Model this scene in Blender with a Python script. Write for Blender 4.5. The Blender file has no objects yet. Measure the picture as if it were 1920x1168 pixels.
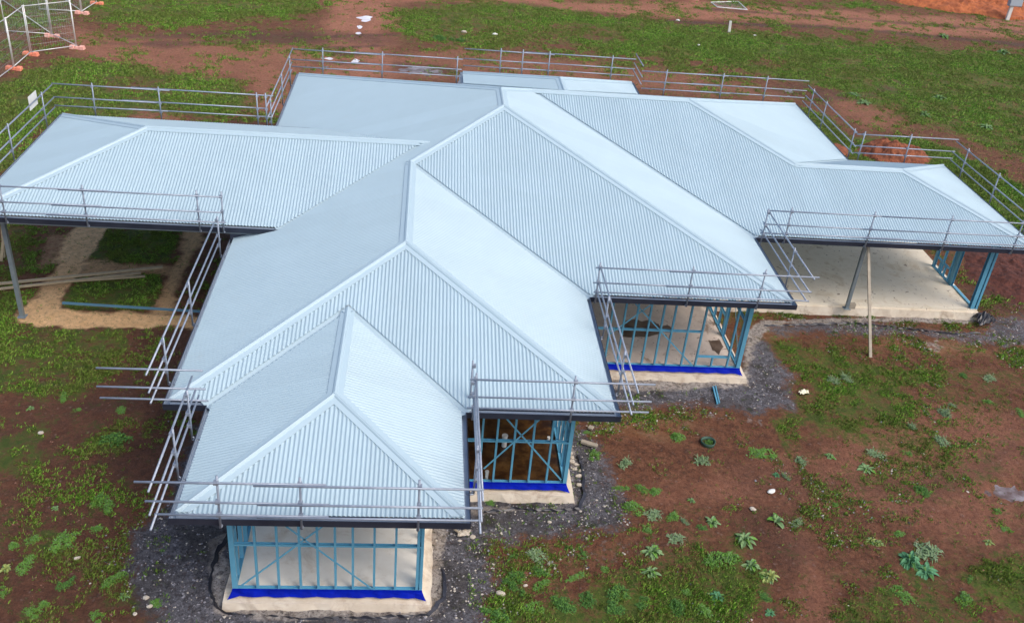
import bpy, math, random
import numpy as np
from mathutils import Vector, Matrix
R = math.radians
random.seed(7); rng = np.random.default_rng(11)
S = bpy.context.scene
C = bpy.data.collections.new('site'); S.collection.children.link(C)

# ------------------------------------------------------------------ camera, sky, sun, exposure
H0 = 2.693                                       # height of the eaves above the ground
CAM = Vector((3.7884, -11.6367, 11.0696 + H0))
CR = Vector((0.9944556, -0.06457807, 0.0829924)); CU = Vector((-0.03756443, 0.5189917, 0.85395347))
CF = Vector((0.09821903, 0.85233637, -0.51368836)); FPX = 1810.51
cam = bpy.data.cameras.new('camera'); camo = bpy.data.objects.new('camera', cam); S.collection.objects.link(camo)
m = Matrix((CR, CU, -CF)).transposed().to_4x4(); m.translation = CAM; camo.matrix_world = m
cam.sensor_width = 36; cam.lens = 36 * FPX / 1920; cam.clip_end = 2000; cam.clip_start = .1
S.camera = camo
SUN_EL, SUN_AZ = 52, 128        # elevation; azimuth clockwise from +Y
W = bpy.data.worlds.new('World'); S.world = W; W.use_nodes = True
nt = W.node_tree; bg = nt.nodes['Background']
sky = nt.nodes.new('ShaderNodeTexSky'); sky.sky_type = 'NISHITA'; sky.sun_disc = False
sky.sun_elevation = R(SUN_EL); sky.sun_rotation = R(SUN_AZ); sky.air_density = 1.0; sky.dust_density = 4.0; sky.ozone_density = 1.0
nt.links.new(sky.outputs[0], bg.inputs[0]); bg.inputs[1].default_value = 0.15
sun = bpy.data.lights.new('sun', 'SUN'); sun.energy = 0.75; sun.angle = R(35); sun.color = (1, .97, .93)
so = bpy.data.objects.new('sun', sun); S.collection.objects.link(so)
sd = Vector((math.sin(R(SUN_AZ)) * math.cos(R(SUN_EL)), math.cos(R(SUN_AZ)) * math.cos(R(SUN_EL)), math.sin(R(SUN_EL))))
so.rotation_euler = sd.to_track_quat('Z', 'Y').to_euler()
S.view_settings.view_transform = 'Standard'; S.view_settings.look = 'None'; S.view_settings.exposure = 0.58; S.view_settings.gamma = 1

# ------------------------------------------------------------------ helpers
def ray(u, v): return CF + CR * ((u - 960) / FPX) - CU * ((v - 584) / FPX)
def at(u, v, z=0.0):                             # photo point -> point on the level z
    d = ray(u, v); return CAM + d * ((z - CAM.z) / d.z)
def onx(u, v, x): d = ray(u, v); return CAM + d * ((x - CAM.x) / d.x)
def ony(u, v, y): d = ray(u, v); return CAM + d * ((y - CAM.y) / d.y)

class MB:
    def __init__(s): s.v = []; s.f = []
    def quad(s, *p):
        b = len(s.v); s.v += [tuple(q) for q in p]; s.f.append(tuple(range(b, b + len(p))))
    def hexa(s, lo, hi):                         # two rings of 4 points
        b = len(s.v); s.v += [tuple(q) for q in lo] + [tuple(q) for q in hi]
        s.f += [(b+3, b+2, b+1, b), (b+4, b+5, b+6, b+7)] + [(b+i, b+(i+1) % 4, b+4+(i+1) % 4, b+4+i) for i in range(4)]
    def box(s, a, c):
        x0, y0, z0 = a; x1, y1, z1 = c
        s.hexa([(x0, y0, z0), (x1, y0, z0), (x1, y1, z0), (x0, y1, z0)], [(x0, y0, z1), (x1, y0, z1), (x1, y1, z1), (x0, y1, z1)])
    def bar(s, a, c, w, h, up=(0, 0, 1)):        # rectangular bar from a to c
        a = Vector(a); c = Vector(c); d = (c - a).normalized(); up = Vector(up)
        if abs(d.dot(up)) > .95: up = Vector((0, 1, 0))
        r = d.cross(up).normalized() * w / 2; u = r.cross(d).normalized() * h / 2
        s.hexa([a-r-u, a+r-u, a+r+u, a-r+u], [c-r-u, c+r-u, c+r+u, c-r+u])
    def csec(s, a, c, n, w=.04, d=.075, t=.008):  # C-section: web faces n, flanges point away from it
        a = Vector(a); c = Vector(c); ax = (c - a).normalized(); n = Vector(n).normalized(); q = ax.cross(n).normalized()
        def pl(o, r1, r2): s.hexa([a+o, a+o+r1, a+o+r1+r2, a+o+r2], [c+o, c+o+r1, c+o+r1+r2, c+o+r2])
        pl(-q*w/2 - n*d/2, q*t, n*d)
        pl(-q*w/2 + q*t*1.02 - n*d/2, q*(w-t*1.1), n*t); pl(-q*w/2 + q*t*1.02 + n*(d/2-t), q*(w-t*1.1), n*t)
    def tube(s, a, c, r, n=8, r2=None):
        a = Vector(a); c = Vector(c); d = (c - a).normalized(); r2 = r if r2 is None else r2
        u = d.orthogonal().normalized(); w = d.cross(u); b = len(s.v)
        for p, rr in ((a, r), (c, r2)):
            for i in range(n):
                t = 2 * math.pi * i / n; s.v.append(tuple(p + (u * math.cos(t) + w * math.sin(t)) * rr))
        s.f += [(b+i, b+(i+1) % n, b+n+(i+1) % n, b+n+i) for i in range(n)] + [tuple(b+n-1-i for i in range(n)), tuple(b+n+i for i in range(n))]
    def build(s, name, mat, parent=None, smooth=False):
        me = bpy.data.meshes.new(name); me.from_pydata(s.v, [], s.f); me.update()
        if smooth: me.shade_smooth()
        if mat: me.materials.append(mat)
        o = bpy.data.objects.new(name, me); C.objects.link(o)
        if parent: o.parent = parent; o.matrix_parent_inverse = pinv(parent)
        return o
def pinv(p):                                     # world placement of the parent chain, inverted, so child vertices stay in world coordinates
    M = Matrix.Identity(4); q = p
    while q is not None:
        M = q.matrix_parent_inverse @ q.matrix_basis @ M if q.parent else q.matrix_basis @ M
        q = q.parent
    return M.inverted()
def empty(name, label, cat, loc, group=None):
    o = bpy.data.objects.new(name, None); C.objects.link(o); o.location = loc; o.empty_display_size = .2
    tag(o, label, cat, group); return o
def tag(o, label, cat, group=None):
    o['label'] = label; o['category'] = cat
    if group: o['group'] = group
    return o

# materials
def mat(name, col, rough=.6, metal=0, noise=None, bump=0, spec=.5):
    M = bpy.data.materials.new(name); M.use_nodes = True; t = M.node_tree; b = t.nodes['Principled BSDF']
    b.inputs['Base Color'].default_value = (*col, 1); b.inputs['Roughness'].default_value = rough; b.inputs['Metallic'].default_value = metal
    b.inputs['Specular IOR Level'].default_value = spec
    if noise:                                    # noise = (scale, colour2, lo, hi[, detail])
        tc = t.nodes.new('ShaderNodeTexCoord'); n = t.nodes.new('ShaderNodeTexNoise'); n.inputs['Scale'].default_value = noise[0]; n.inputs['Detail'].default_value = 6
        n.inputs['Roughness'].default_value = .65
        r = t.nodes.new('ShaderNodeMapRange'); r.inputs[1].default_value = noise[2]; r.inputs[2].default_value = noise[3]
        x = t.nodes.new('ShaderNodeMix'); x.data_type = 'RGBA'; x.inputs[6].default_value = (*col, 1); x.inputs[7].default_value = (*noise[1], 1)
        t.links.new(tc.outputs['Object'], n.inputs['Vector']); t.links.new(n.outputs[0], r.inputs[0]); t.links.new(r.outputs[0], x.inputs[0]); t.links.new(x.outputs[2], b.inputs['Base Color'])
        if bump:
            bp = t.nodes.new('ShaderNodeBump'); bp.inputs['Strength'].default_value = bump; bp.inputs['Distance'].default_value = .02
            t.links.new(n.outputs[0], bp.inputs['Height']); t.links.new(bp.outputs[0], b.inputs['Normal'])
    return M
m_roof = {}
for ax_ in 'xy':                                  # sheets laid side by side differ a little in tone, with faint dust
    M = mat('roof_steel_'+ax_, (.385, .508, .57), .45, 0, (.9, (.365, .484, .542), .35, .68), 0, .5); T_ = M.node_tree; b = T_.nodes['Principled BSDF']; src = b.inputs['Base Color'].links[0].from_socket
    nd = lambda k, **kw: [T_.nodes.new(k), [None]][0]
    tc = nd('ShaderNodeTexCoord'); sp = nd('ShaderNodeSeparateXYZ'); T_.links.new(tc.outputs['Object'], sp.inputs[0]); dv = nd('ShaderNodeMath'); dv.operation = 'DIVIDE'; dv.inputs[1].default_value = .762
    T_.links.new(sp.outputs['X' if ax_ == 'x' else 'Y'], dv.inputs[0]); fl = nd('ShaderNodeMath'); fl.operation = 'FLOOR'; T_.links.new(dv.outputs[0], fl.inputs[0]); wn = nd('ShaderNodeTexWhiteNoise'); wn.noise_dimensions = '1D'; T_.links.new(fl.outputs[0], wn.inputs['W'])
    r = nd('ShaderNodeMapRange'); r.inputs[3].default_value = .975; r.inputs[4].default_value = 1.02; T_.links.new(wn.outputs[0], r.inputs[0]); hs = nd('ShaderNodeHueSaturation'); T_.links.new(src, hs.inputs['Color']); T_.links.new(r.outputs[0], hs.inputs['Value'])
    n = nd('ShaderNodeTexNoise'); n.inputs['Scale'].default_value = 2.2; n.inputs['Detail'].default_value = 9; n.inputs['Roughness'].default_value = .8; T_.links.new(tc.outputs['Object'], n.inputs['Vector']); r3 = nd('ShaderNodeMapRange'); r3.inputs[1].default_value = .56; r3.inputs[2].default_value = .72; r3.inputs[4].default_value = .22; T_.links.new(n.outputs[0], r3.inputs[0])
    x = nd('ShaderNodeMix'); x.data_type = 'RGBA'; x.inputs[7].default_value = (.40, .44, .44, 1); T_.links.new(r3.outputs[0], x.inputs[0]); T_.links.new(hs.outputs[0], x.inputs[6]); T_.links.new(x.outputs[2], b.inputs['Base Color']); m_roof[ax_] = M
m_cap = mat('ridge_steel', (.41, .533, .595), .42, 0, (2, (.388, .51, .57), .3, .7), 0, .5)
m_gut = mat('gutter_steel', (.022, .028, .045), .35, 0, (3, (.035, .042, .062), .3, .7), 0, .4)  # outer face, its shade put into the dark colour; inside has a paler coat
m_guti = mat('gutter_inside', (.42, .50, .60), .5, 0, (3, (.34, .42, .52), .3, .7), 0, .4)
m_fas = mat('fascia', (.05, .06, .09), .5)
m_fasp = mat('pale_beam', (.20, .25, .28), .6, 0, (3, (.28, .30, .30), .4, .7))
m_blue = mat('blue_steel', (.115, .37, .53), .38, .15, (4, (.15, .43, .60), .3, .7))
m_mem = mat('blue_membrane', (.0, .014, .42), .6, 0, (5, (.0, .007, .25), .35, .7), 0, .1)
m_galv = mat('galvanised', (.25, .295, .365), .45, .3, (9, (.36, .40, .47), .35, .7))
m_clamp = mat('clamp_steel', (.30, .34, .40), .5, .5)
m_wood = mat('timber', (.50, .40, .25), .8, 0, (6, (.36, .28, .18), .3, .7))
m_woodg = mat('grey_timber', (.40, .35, .27), .8, 0, (8, (.28, .24, .19), .3, .7))
m_orange = mat('orange_plastic', (.75, .20, .10), .6, 0, (6, (.80, .30, .20), .3, .7))
m_white = mat('white_plastic', (.72, .72, .68), .5, 0, (8, (.6, .6, .55), .4, .8))
m_rock = mat('pale_rock', (.55, .50, .42), .9, 0, (14, (.40, .34, .27), .3, .7), .6)
m_black = mat('black_plastic', (.012, .012, .018), .3, 0, (9, (.03, .03, .04), .3, .7))

def conc(name, c1, c2, stain, sc=1.6, spots=True, lo=.52, hi=.68):
    M = mat(name, c1, .85, 0, (3.0, c2, .35, .7), .15); t = M.node_tree; b = t.nodes['Principled BSDF']
    src = b.inputs['Base Color'].links[0].from_socket
    tc = t.nodes.new('ShaderNodeTexCoord'); n = t.nodes.new('ShaderNodeTexNoise'); n.inputs['Scale'].default_value = sc; n.inputs['Detail'].default_value = 8; n.inputs['Roughness'].default_value = .7
    n.inputs['Distortion'].default_value = .6
    r = t.nodes.new('ShaderNodeMapRange'); r.inputs[1].default_value = lo; r.inputs[2].default_value = hi
    x = t.nodes.new('ShaderNodeMix'); x.data_type = 'RGBA'; x.inputs[7].default_value = (*stain, 1)
    t.links.new(tc.outputs['Object'], n.inputs['Vector']); t.links.new(n.outputs[0], r.inputs[0]); t.links.new(r.outputs[0], x.inputs[0]); t.links.new(src, x.inputs[6])
    out = x.outputs[2]
    if spots:
        v = t.nodes.new('ShaderNodeTexNoise'); v.inputs['Scale'].default_value = 5.5; v.inputs['Detail'].default_value = 4; v.inputs['Roughness'].default_value = .6; v.inputs['Distortion'].default_value = 1.2
        r2 = t.nodes.new('ShaderNodeMapRange'); r2.inputs[1].default_value = .625; r2.inputs[2].default_value = .67; r2.inputs[4].default_value = .8
        y = t.nodes.new('ShaderNodeMix'); y.data_type = 'RGBA'; y.inputs[7].default_value = (.20, .13, .085, 1)
        t.links.new(tc.outputs['Object'], v.inputs['Vector']); t.links.new(v.outputs[0], r2.inputs[0]); t.links.new(r2.outputs[0], y.inputs[0]); t.links.new(out, y.inputs[6]); out = y.outputs[2]
    t.links.new(out, b.inputs['Base Color']); return M
m_slabA = conc('concrete_cream', (.82, .78, .70), (.76, .71, .62), (.58, .48, .37), 1.1, False)
m_slabD = conc('concrete_grey', (.72, .61, .52), (.62, .51, .43), (.34, .22, .15), 1.2, True, .60, .70)
m_slabE = conc('concrete_patio', (.80, .73, .60), (.74, .66, .52), (.55, .43, .27), 1.3, True, .54, .74)
m_foot = conc('concrete_footing', (.74, .66, .54), (.62, .52, .40), (.34, .22, .14), 2.2, False, .5, .75)
m_wet = mat('wet_clay_floor', (.045, .016, .004), .35, 0, (3.2, (.16, .075, .02), .42, .66), .5)
def trans_leaf(name, c1, c2, sc=3, big=(.14, .16, .035)):
    M = mat(name, c1, .6, 0, (sc, c2, .3, .7)); T_ = M.node_tree; b = T_.nodes['Principled BSDF']; b.inputs['Specular IOR Level'].default_value = .25
    src = b.inputs['Base Color'].links[0].from_socket; n = T_.nodes.new('ShaderNodeTexNoise'); n.inputs['Scale'].default_value = .45; n.inputs['Detail'].default_value = 5
    tc = T_.nodes.new('ShaderNodeTexCoord'); T_.links.new(tc.outputs['Object'], n.inputs['Vector']); r = T_.nodes.new('ShaderNodeMapRange'); r.inputs[1].default_value = .40; r.inputs[2].default_value = .60; r.inputs[4].default_value = .65
    x = T_.nodes.new('ShaderNodeMix'); x.data_type = 'RGBA'; x.inputs[7].default_value = (*big, 1); T_.links.new(n.outputs[0], r.inputs[0]); T_.links.new(r.outputs[0], x.inputs[0]); T_.links.new(src, x.inputs[6])
    if name.startswith('grass'): T_.links.new(x.outputs[2], b.inputs['Base Color'])
    return M

# ------------------------------------------------------------------ numbers of the roof plan (metres, outer gutter line)
t = .3137; a1 = 4.8; x0 = -.781; b1 = 7.775; bf = 2.959; d1 = 12.755; df = 7.484; db = 22.515
cf = 9.452; cb = 16.315; c0 = -6.805; ef = 11.02; e1 = 17.646; e2 = 20.929; e2b = 17.103; f0 = 5.058; f1 = 11.676; fb = 23.898; zc = .379; ov = .724
wa = a1/2; wb = (b1-x0)/2; wd = (d1-x0)/2; we = (db-ef)/2; w2 = (e2b-ef)/2; wf = (f1-f0)/2; wc = (cb-cf)/2
xb = x0+wb; xd = x0+wd; xf = (f0+f1)/2; cm = cf+wc; xv = x0+zc/t; FLOOR = .35

# ------------------------------------------------------------------ the ground
def vnoise(x, y, sc, seed):
    x = x*sc + seed*17.31; y = y*sc - seed*9.77; xi = np.floor(x).astype(np.int64); yi = np.floor(y).astype(np.int64); fx = x-xi; fy = y-yi
    fx = fx*fx*(3-2*fx); fy = fy*fy*(3-2*fy)
    def h(i, j):
        n = (i*374761393 + j*668265263 + seed*144665) & 0xffffffff; n = ((n ^ (n >> 13))*1274126177) & 0xffffffff; return ((n ^ (n >> 16)) & 0xffff)/65535.
    return (h(xi, yi)*(1-fx)+h(xi+1, yi)*fx)*(1-fy)+(h(xi, yi+1)*(1-fx)+h(xi+1, yi+1)*fx)*fy
def fbm(x, y, sc, seed, o=4):
    s = 0; a = .5; tot = 0
    for i in range(o): s = s + a*vnoise(x, y, sc*2**i, seed+i*3); tot += a; a *= .55
    return s/tot
def sdist(px, py, poly):                          # signed distance, + inside
    d = np.full(px.shape, 1e9); ins = np.zeros(px.shape, bool); n = len(poly)
    for i in range(n):
        ax, ay = poly[i]; bx, by = poly[(i+1) % n]; ex, ey = bx-ax, by-ay; L = ex*ex+ey*ey+1e-12
        q = np.clip(((px-ax)*ex+(py-ay)*ey)/L, 0, 1); d = np.minimum(d, np.hypot(px-ax-q*ex, py-ay-q*ey))
        if ay != by: c = ((ay > py) != (by > py)) & (px < (bx-ax)*(py-ay)/(by-ay)+ax); ins ^= c
    return np.where(ins, d, -d)
# painted zones: kind, strength, edge softness (m), outline
ZONES = [
 # grass
 ('g', .7, .8, [(150, -40), (610, -40), (590, 28), (400, 46), (180, 44), (140, 20)]),
 ('g', .5, .5, [(-80, -20), (150, -20), (150, 40), (60, 60), (-80, 65)]),
 ('g', .3, .6, [(300, 60), (560, 62), (560, 95), (330, 90)]),
 ('g', .78, .6, [(-120, 200), (0, 150), (60, 125), (130, 118), (250, 122), (300, 138), (460, 152), (478, 185), (480, 215), (420, 232), (330, 222), (250, 215), (100, 235), (60, 262), (0, 335), (-150, 400)]),
 ('g', -.35, .3, [(150, 140), (320, 150), (400, 165), (430, 180), (250, 175), (150, 160)]),
 ('g', .66, 1.0, [(735, 20), (960, -6), (1130, 28), (1400, 58), (1600, 76), (1800, 92), (2100, 120), (2100, 380), (1900, 300), (1750, 250), (1620, 235), (1560, 172), (1440, 145), (1320, 120), (1200, 110), (1000, 78), (860, 76), (740, 72)]),
 ('g', .35, .8, [(735, 60), (1000, 80), (1200, 105), (1330, 125), (1300, 150), (1000, 110), (850, 100), (740, 90)]),
 ('g', -.3, .8, [(960, 40), (1150, 55), (1200, 80), (1000, 78), (860, 60)]),
 ('g', -.3, .5, [(1560, 180), (1680, 200), (1800, 250), (1720, 255), (1600, 240), (1560, 215)]),
 ('g', -.35, .6, [(1630, 200), (1700, 225), (1830, 270), (1920, 290), (1920, 330), (1800, 270), (1700, 250)]),
 ('g', .55, .5, [(900, -10), (1130, 2), (1210, 10), (1150, 12), (960, 6)]),
 ('g', .5, .6, [(1500, 10), (1640, 14), (1760, 22), (1900, 34), (1900, 26), (1720, 12), (1560, 2)]),
 ('g', .8, .3, [(1500, 200), (1545, 215), (1600, 262), (1610, 302), (1560, 300), (1505, 240)]),
 ('g', .9, .4, [(1600, 255), (1700, 258), (1790, 276), (1860, 320), (1930, 360), (2000, 440), (1940, 470), (1800, 380), (1750, 318), (1640, 320), (1600, 300)]),
 ('g', .4, .4, [(-60, 415), (95, 415), (70, 450), (100, 500), (60, 520), (-60, 520)]),
 ('g', .8, .25, [(-60, 545), (80, 560), (50, 575), (25, 592), (30, 608), (240, 618), (245, 640), (225, 690), (205, 700), (150, 742), (60, 752), (-60, 745)]),
 ('g', .85, .15, [(195, 430), (348, 430), (325, 497), (160, 492)]),
 ('g', .85, .15, [(140, 518), (306, 515), (300, 560), (284, 580), (115, 584), (118, 560)]),
 ('g', .85, .25, [(-60, 850), (0, 826), (50, 800), (90, 785), (110, 790), (90, 830), (95, 880), (70, 912), (-60, 885)]),
 ('g', .9, .3, [(150, 828), (190, 800), (235, 805), (252, 840), (240, 862), (190, 852)]),
 ('g', .75, .25, [(155, 925), (185, 920), (215, 945), (210, 960), (170, 958)]),
 ('g', .55, .3, [(75, 975), (130, 960), (160, 985), (165, 1050), (120, 1075), (60, 1060), (20, 1030), (-20, 1010)]),
 ('g', .5, .3, [(150, 1040), (215, 1040), (255, 1090), (265, 1155), (210, 1130), (160, 1090)]),
 ('g', .5, .3, [(-30, 1060), (15, 1080), (25, 1120), (-30, 1130)]),
 ('g', .55, .2, [(40, 1140), (90, 1125), (100, 1150), (50, 1200)]),
 ('g', .45, .3, [(120, 850), (180, 880), (230, 900), (120, 900), (90, 860)]),
 ('g', .68, .5, [(1400, 645), (1500, 636), (1640, 672), (1770, 690), (1790, 715), (1700, 730), (1740, 790), (1810, 850), (1760, 885), (1620, 850), (1520, 800), (1400, 905), (1180, 925), (1165, 895), (1250, 830), (1400, 790), (1490, 765), (1500, 700)]),
 ('g', .6, .3, [(1410, 640), (1480, 640), (1520, 690), (1500, 740), (1470, 690)]),
 ('g', .6, .3, [(1370, 880), (1560, 890), (1700, 880), (1720, 905), (1600, 935), (1400, 935), (1280, 925)]),
 ('g', .75, .45, [(905, 1100), (960, 1060), (1010, 1130), (1120, 1080), (1280, 1060), (1390, 1040), (1430, 1100), (1400, 1168), (1380, 1210), (900, 1210)]),
 ('g', .75, .35, [(1570, 1135), (1620, 1105), (1670, 1110), (1690, 1170), (1680, 1210), (1560, 1210)]),
 ('g', .72, .45, [(1790, 1060), (1860, 1030), (1960, 1035), (1960, 1200), (1890, 1160), (1820, 1110)]),
 ('g', .5, .35, [(1680, 1070), (1780, 1080), (1840, 1140), (1820, 1200), (1700, 1180)]),
 ('g', .72, .5, [(1170, 800), (1400, 790), (1420, 900), (1300, 960), (1180, 930), (1120, 930)]), ('g', .5, .45, [(1400, 1000), (1180, 1040), (1100, 1080), (1240, 1100), (1420, 1060)]), ('g', .55, .4, [(1640, 760), (1840, 840), (1900, 900), (1800, 930), (1640, 900)]), ('g', .33, .4, [(1700, 690), (1920, 700), (1920, 830), (1800, 800)]),
 ('g', .8, .5, [(1150, 60), (1400, 62), (1560, 110), (1400, 120), (1200, 85)]), ('g', .8, .5, [(1560, 160), (1700, 150), (1800, 200), (1650, 190)]), ('g', -.5, .4, [(1390, 98), (1500, 112), (1460, 130), (1400, 118)]),
 # grey gravel
 ('k', 1, .35, [(245, 1010), (285, 960), (330, 900), (380, 800), (430, 760), (480, 900), (900, 900), (1080, 790), (1112, 800), (1135, 850), (1150, 900), (1195, 945), (1165, 985), (1060, 1012), (925, 1030), (945, 1090), (905, 1140), (900, 1230), (300, 1230), (275, 1150), (268, 1080), (245, 1050)]),
 ('k', 1, .35, [(1110, 760), (1130, 700), (1390, 690), (1405, 640), (1432, 645), (1450, 680), (1482, 705), (1475, 765), (1440, 782), (1330, 762), (1200, 757)]),
 ('k', .8, .32, [(1440, 606), (1520, 600), (1620, 598), (1720, 612), (1830, 622), (1860, 590), (1930, 585), (1990, 640), (1920, 655), (1800, 640), (1620, 630), (1520, 628), (1450, 622)]),
 # pale rubble next to the slabs
 ('p', .9, .15, [(395, 1015), (425, 1000), (440, 1120), (800, 1125), (800, 960), (842, 965), (838, 1040), (825, 1158), (560, 1166), (400, 1152), (392, 1090)]),
 ('p', .8, .12, [(880, 950), (1070, 945), (1062, 800), (1085, 850), (1085, 945), (1020, 962), (880, 965)]),
 ('p', .8, .15, [(1140, 715), (1390, 700), (1400, 620), (1425, 600), (1850, 590), (1850, 612), (1600, 604), (1440, 612), (1412, 650), (1402, 725), (1290, 735), (1150, 728)]),
 ('p', .6, .25, [(1715, 640), (1760, 632), (1770, 650), (1740, 660)]), ('p', .5, .2, [(1300, 770), (1440, 785), (1430, 800), (1330, 790)]),
 ('p', .35, .3, [(1040, 1010), (1180, 990), (1250, 1010), (1240, 1060), (1100, 1080), (1020, 1060)]),
 # sand footing trenches
 ('s', 1, .12, [(30, 590), (60, 560), (100, 505), (135, 440), (150, 425), (200, 425), (180, 455), (162, 488), (140, 520), (112, 560), (112, 580), (200, 588), (290, 588), (372, 596), (368, 614), (270, 612), (200, 610), (90, 607), (38, 605)]),
 ('s', .62, .12, [(342, 432), (388, 432), (372, 470), (345, 520), (330, 560), (326, 592), (284, 590), (300, 560), (310, 520), (322, 498)]),
 ('s', .5, .12, [(162, 487), (235, 492), (325, 496), (318, 516), (230, 514), (142, 520)]),
 ('s', .3, .1, [(90, 440), (140, 438), (120, 470), (80, 510), (60, 505)]),
 # dry pale tracks
 ('d', .9, .8, [(615, -60), (760, -60), (730, 30), (745, 150), (560, 150), (600, 110), (590, 60), (618, 20)]),
 ('d', .65, .8, [(130, 58), (300, 66), (600, 90), (600, 160), (545, 230), (490, 210), (440, 150), (300, 125), (150, 105)]),
 ('d', .9, .7, [(740, -40), (960, -10), (1130, 8), (1300, 4), (1500, 16), (1700, 30), (1900, 40), (2200, 60), (2200, 110), (1920, 72), (1700, 66), (1500, 46), (1300, 36), (1100, 22), (950, 6), (760, 0)]),
 ('d', .5, .8, [(600, 120), (860, 90), (1200, 130), (1500, 170), (1480, 190), (1100, 160), (840, 150), (600, 150)]),
 ('d', .5, .5, [(1560, 180), (1680, 205), (1700, 240), (1620, 240), (1570, 215)]),
 ('d', .6, .3, [(260, 208), (350, 215), (365, 235), (250, 228)]),
 ('d', .45, .4, [(1480, 870), (1760, 760), (1920, 780), (1920, 1040), (1780, 1010), (1640, 960), (1480, 940), (1200, 960), (1200, 920)]),
 ('d', .5, .3, [(1440, 960), (1470, 955), (1560, 1100), (1560, 1168), (1500, 1168), (1500, 1060)]),
 # dark damp soil, with plain dark patches in the gravel
 ('w', .9, .25, [(1250, 38), (1600, 52), (1920, 82), (2100, 100), (2100, 108), (1920, 89), (1600, 58), (1250, 43)]), ('w', .8, .25, [(1300, 14), (1600, 34), (1920, 60), (1920, 64), (1600, 38), (1300, 18)]), ('w', .9, .2, [(590, 88), (720, 84), (730, 88), (600, 93)]), ('w', .9, .2, [(600, 66), (740, 62), (745, 68), (600, 74)]), ('w', .8, .2, [(600, 100), (700, 98), (740, 102), (620, 105)]), ('w', .8, .2, [(560, 118), (640, 114), (700, 118), (640, 122)]), ('w', .7, .3, [(180, 80), (560, 74), (600, 80), (300, 90)]), ('w', .7, .3, [(1500, 182), (1590, 178), (1690, 158), (1700, 162), (1600, 186), (1510, 192)]), ('w', .8, .3, [(740, 118), (860, 128), (860, 140), (740, 132)]),
 ('w', .55, .8, [(-60, 600), (240, 600), (300, 900), (260, 1000), (300, 1200), (-60, 1200)]),
 ('w', .9, .5, [(240, 620), (380, 600), (440, 430), (500, 430), (400, 700), (290, 910), (255, 950), (200, 900), (150, 870), (260, 780), (130, 780), (240, 690)]),
 ('w', .7, .4, [(1820, 475), (1960, 455), (2020, 560), (1930, 590), (1850, 600), (1815, 560)]),
 ('w', .7, .6, [(200, 66), (600, 58), (730, 66), (735, 82), (600, 84), (400, 74), (200, 76)]),
 ('w', .6, .4, [(340, 225), (520, 215), (520, 250), (330, 250)]), ('w', .5, .5, [(1380, 168), (1500, 155), (1600, 175), (1700, 150), (1720, 156), (1600, 190), (1500, 186)]),
 ('w', .6, .25, [(1405, 950), (1480, 960), (1520, 1040), (1480, 1090), (1400, 1000), (1370, 940)]),
 ('w', .5, .4, [(1380, 880), (1720, 890), (1900, 840), (1860, 880), (1760, 930), (1560, 940), (1380, 930)]),
 ('w', .9, .2, [(885, 962), (1020, 962), (1030, 990), (1000, 1005), (900, 985)]), ('w', .7, .2, [(1090, 800), (1120, 830), (1110, 900), (1090, 880)]), ('w', .8, .2, [(840, 1040), (880, 1080), (870, 1140), (835, 1110)]), ('w', .75, .2, [(330, 985), (420, 985), (400, 1060), (350, 1040)]),  # near-black patches in the gravel beside the house
 ('o', .8, .4, [(1400, 610), (1440, 612), (1500, 606), (1480, 622), (1420, 628)]), ('o', .5, .3, [(1650, 630), (1800, 640), (1850, 660), (1740, 665), (1640, 650)]),
 ('o', .45, .3, [(1190, 770), (1250, 780), (1320, 790), (1250, 830), (1120, 800)]),
]
def fields(X, Y):
    F = {k: np.zeros(X.shape) for k in 'gkpsdwo'}
    F['g'] += .17 + .30*(fbm(X, Y, .35, 5) - .5)
    n1 = fbm(X, Y, .7, 2, 5) - .5; n2 = fbm(X, Y, 2.6, 9, 3) - .5
    for k, st, soft, poly in ZONES:
        P = [at(u, v, 0).xy for u, v in poly]; xs = [p[0] for p in P]; ys = [p[1] for p in P]; mg = soft*3+.6
        msk = (X > min(xs)-mg) & (X < max(xs)+mg) & (Y > min(ys)-mg) & (Y < max(ys)+mg)
        if not msk.any(): continue
        s = sdist(X[msk], Y[msk], P) + n1[msk]*soft*2.6 + n2[msk]*min(soft, .35)*1.6
        s = s + (n2[msk]*.20+n1[msk]*.10 if k == 's' else 0); w = np.clip(s/soft*.5+.5, 0, 1); w = w*w*(3-2*w)*abs(st)
        if st < 0: F[k][msk] *= (1-w)
        else: F[k][msk] = np.maximum(F[k][msk], w)
    for k in 'kps': F['g'] *= (1-.93*np.clip(F[k], 0, 1))
    F['g'] *= 1-.82*np.clip(F['d'], 0, 1); F['g'] *= (1-.45*F['w'])
    F['g'] *= (1 - ((X > x0+.3) & (X < d1-.3) & (Y > 3.5) & (Y < 22)).astype(float))
    F['b'] = np.clip(1.1-F['k']-F['p']-F['s']-F['g']*.6, 0, 1)
    return F
PUD = []                                         # x, y, radii, water level, kind
for u, v, wu, hv, mi in ((681, 34, 19, 6, 0), (675, 50, 7, 3, 0), (672, 62, 6, 3, 0), (613, 109, 9, 2, 0), (666, 113, 6, 3, 0), (609, 126, 7, 2.5, 1), (1884, 921, 38, 15, 1), (790, 133, 32, 6, 1), (1479, 171, 11, 3, 1), (1483, 181, 8, 2, 1)):
    c_ = at(u, v); PUD.append((c_.x, c_.y, (at(u+wu, v)-c_).length, abs(at(u, v-hv).y-c_.y), -.03, mi))
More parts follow.
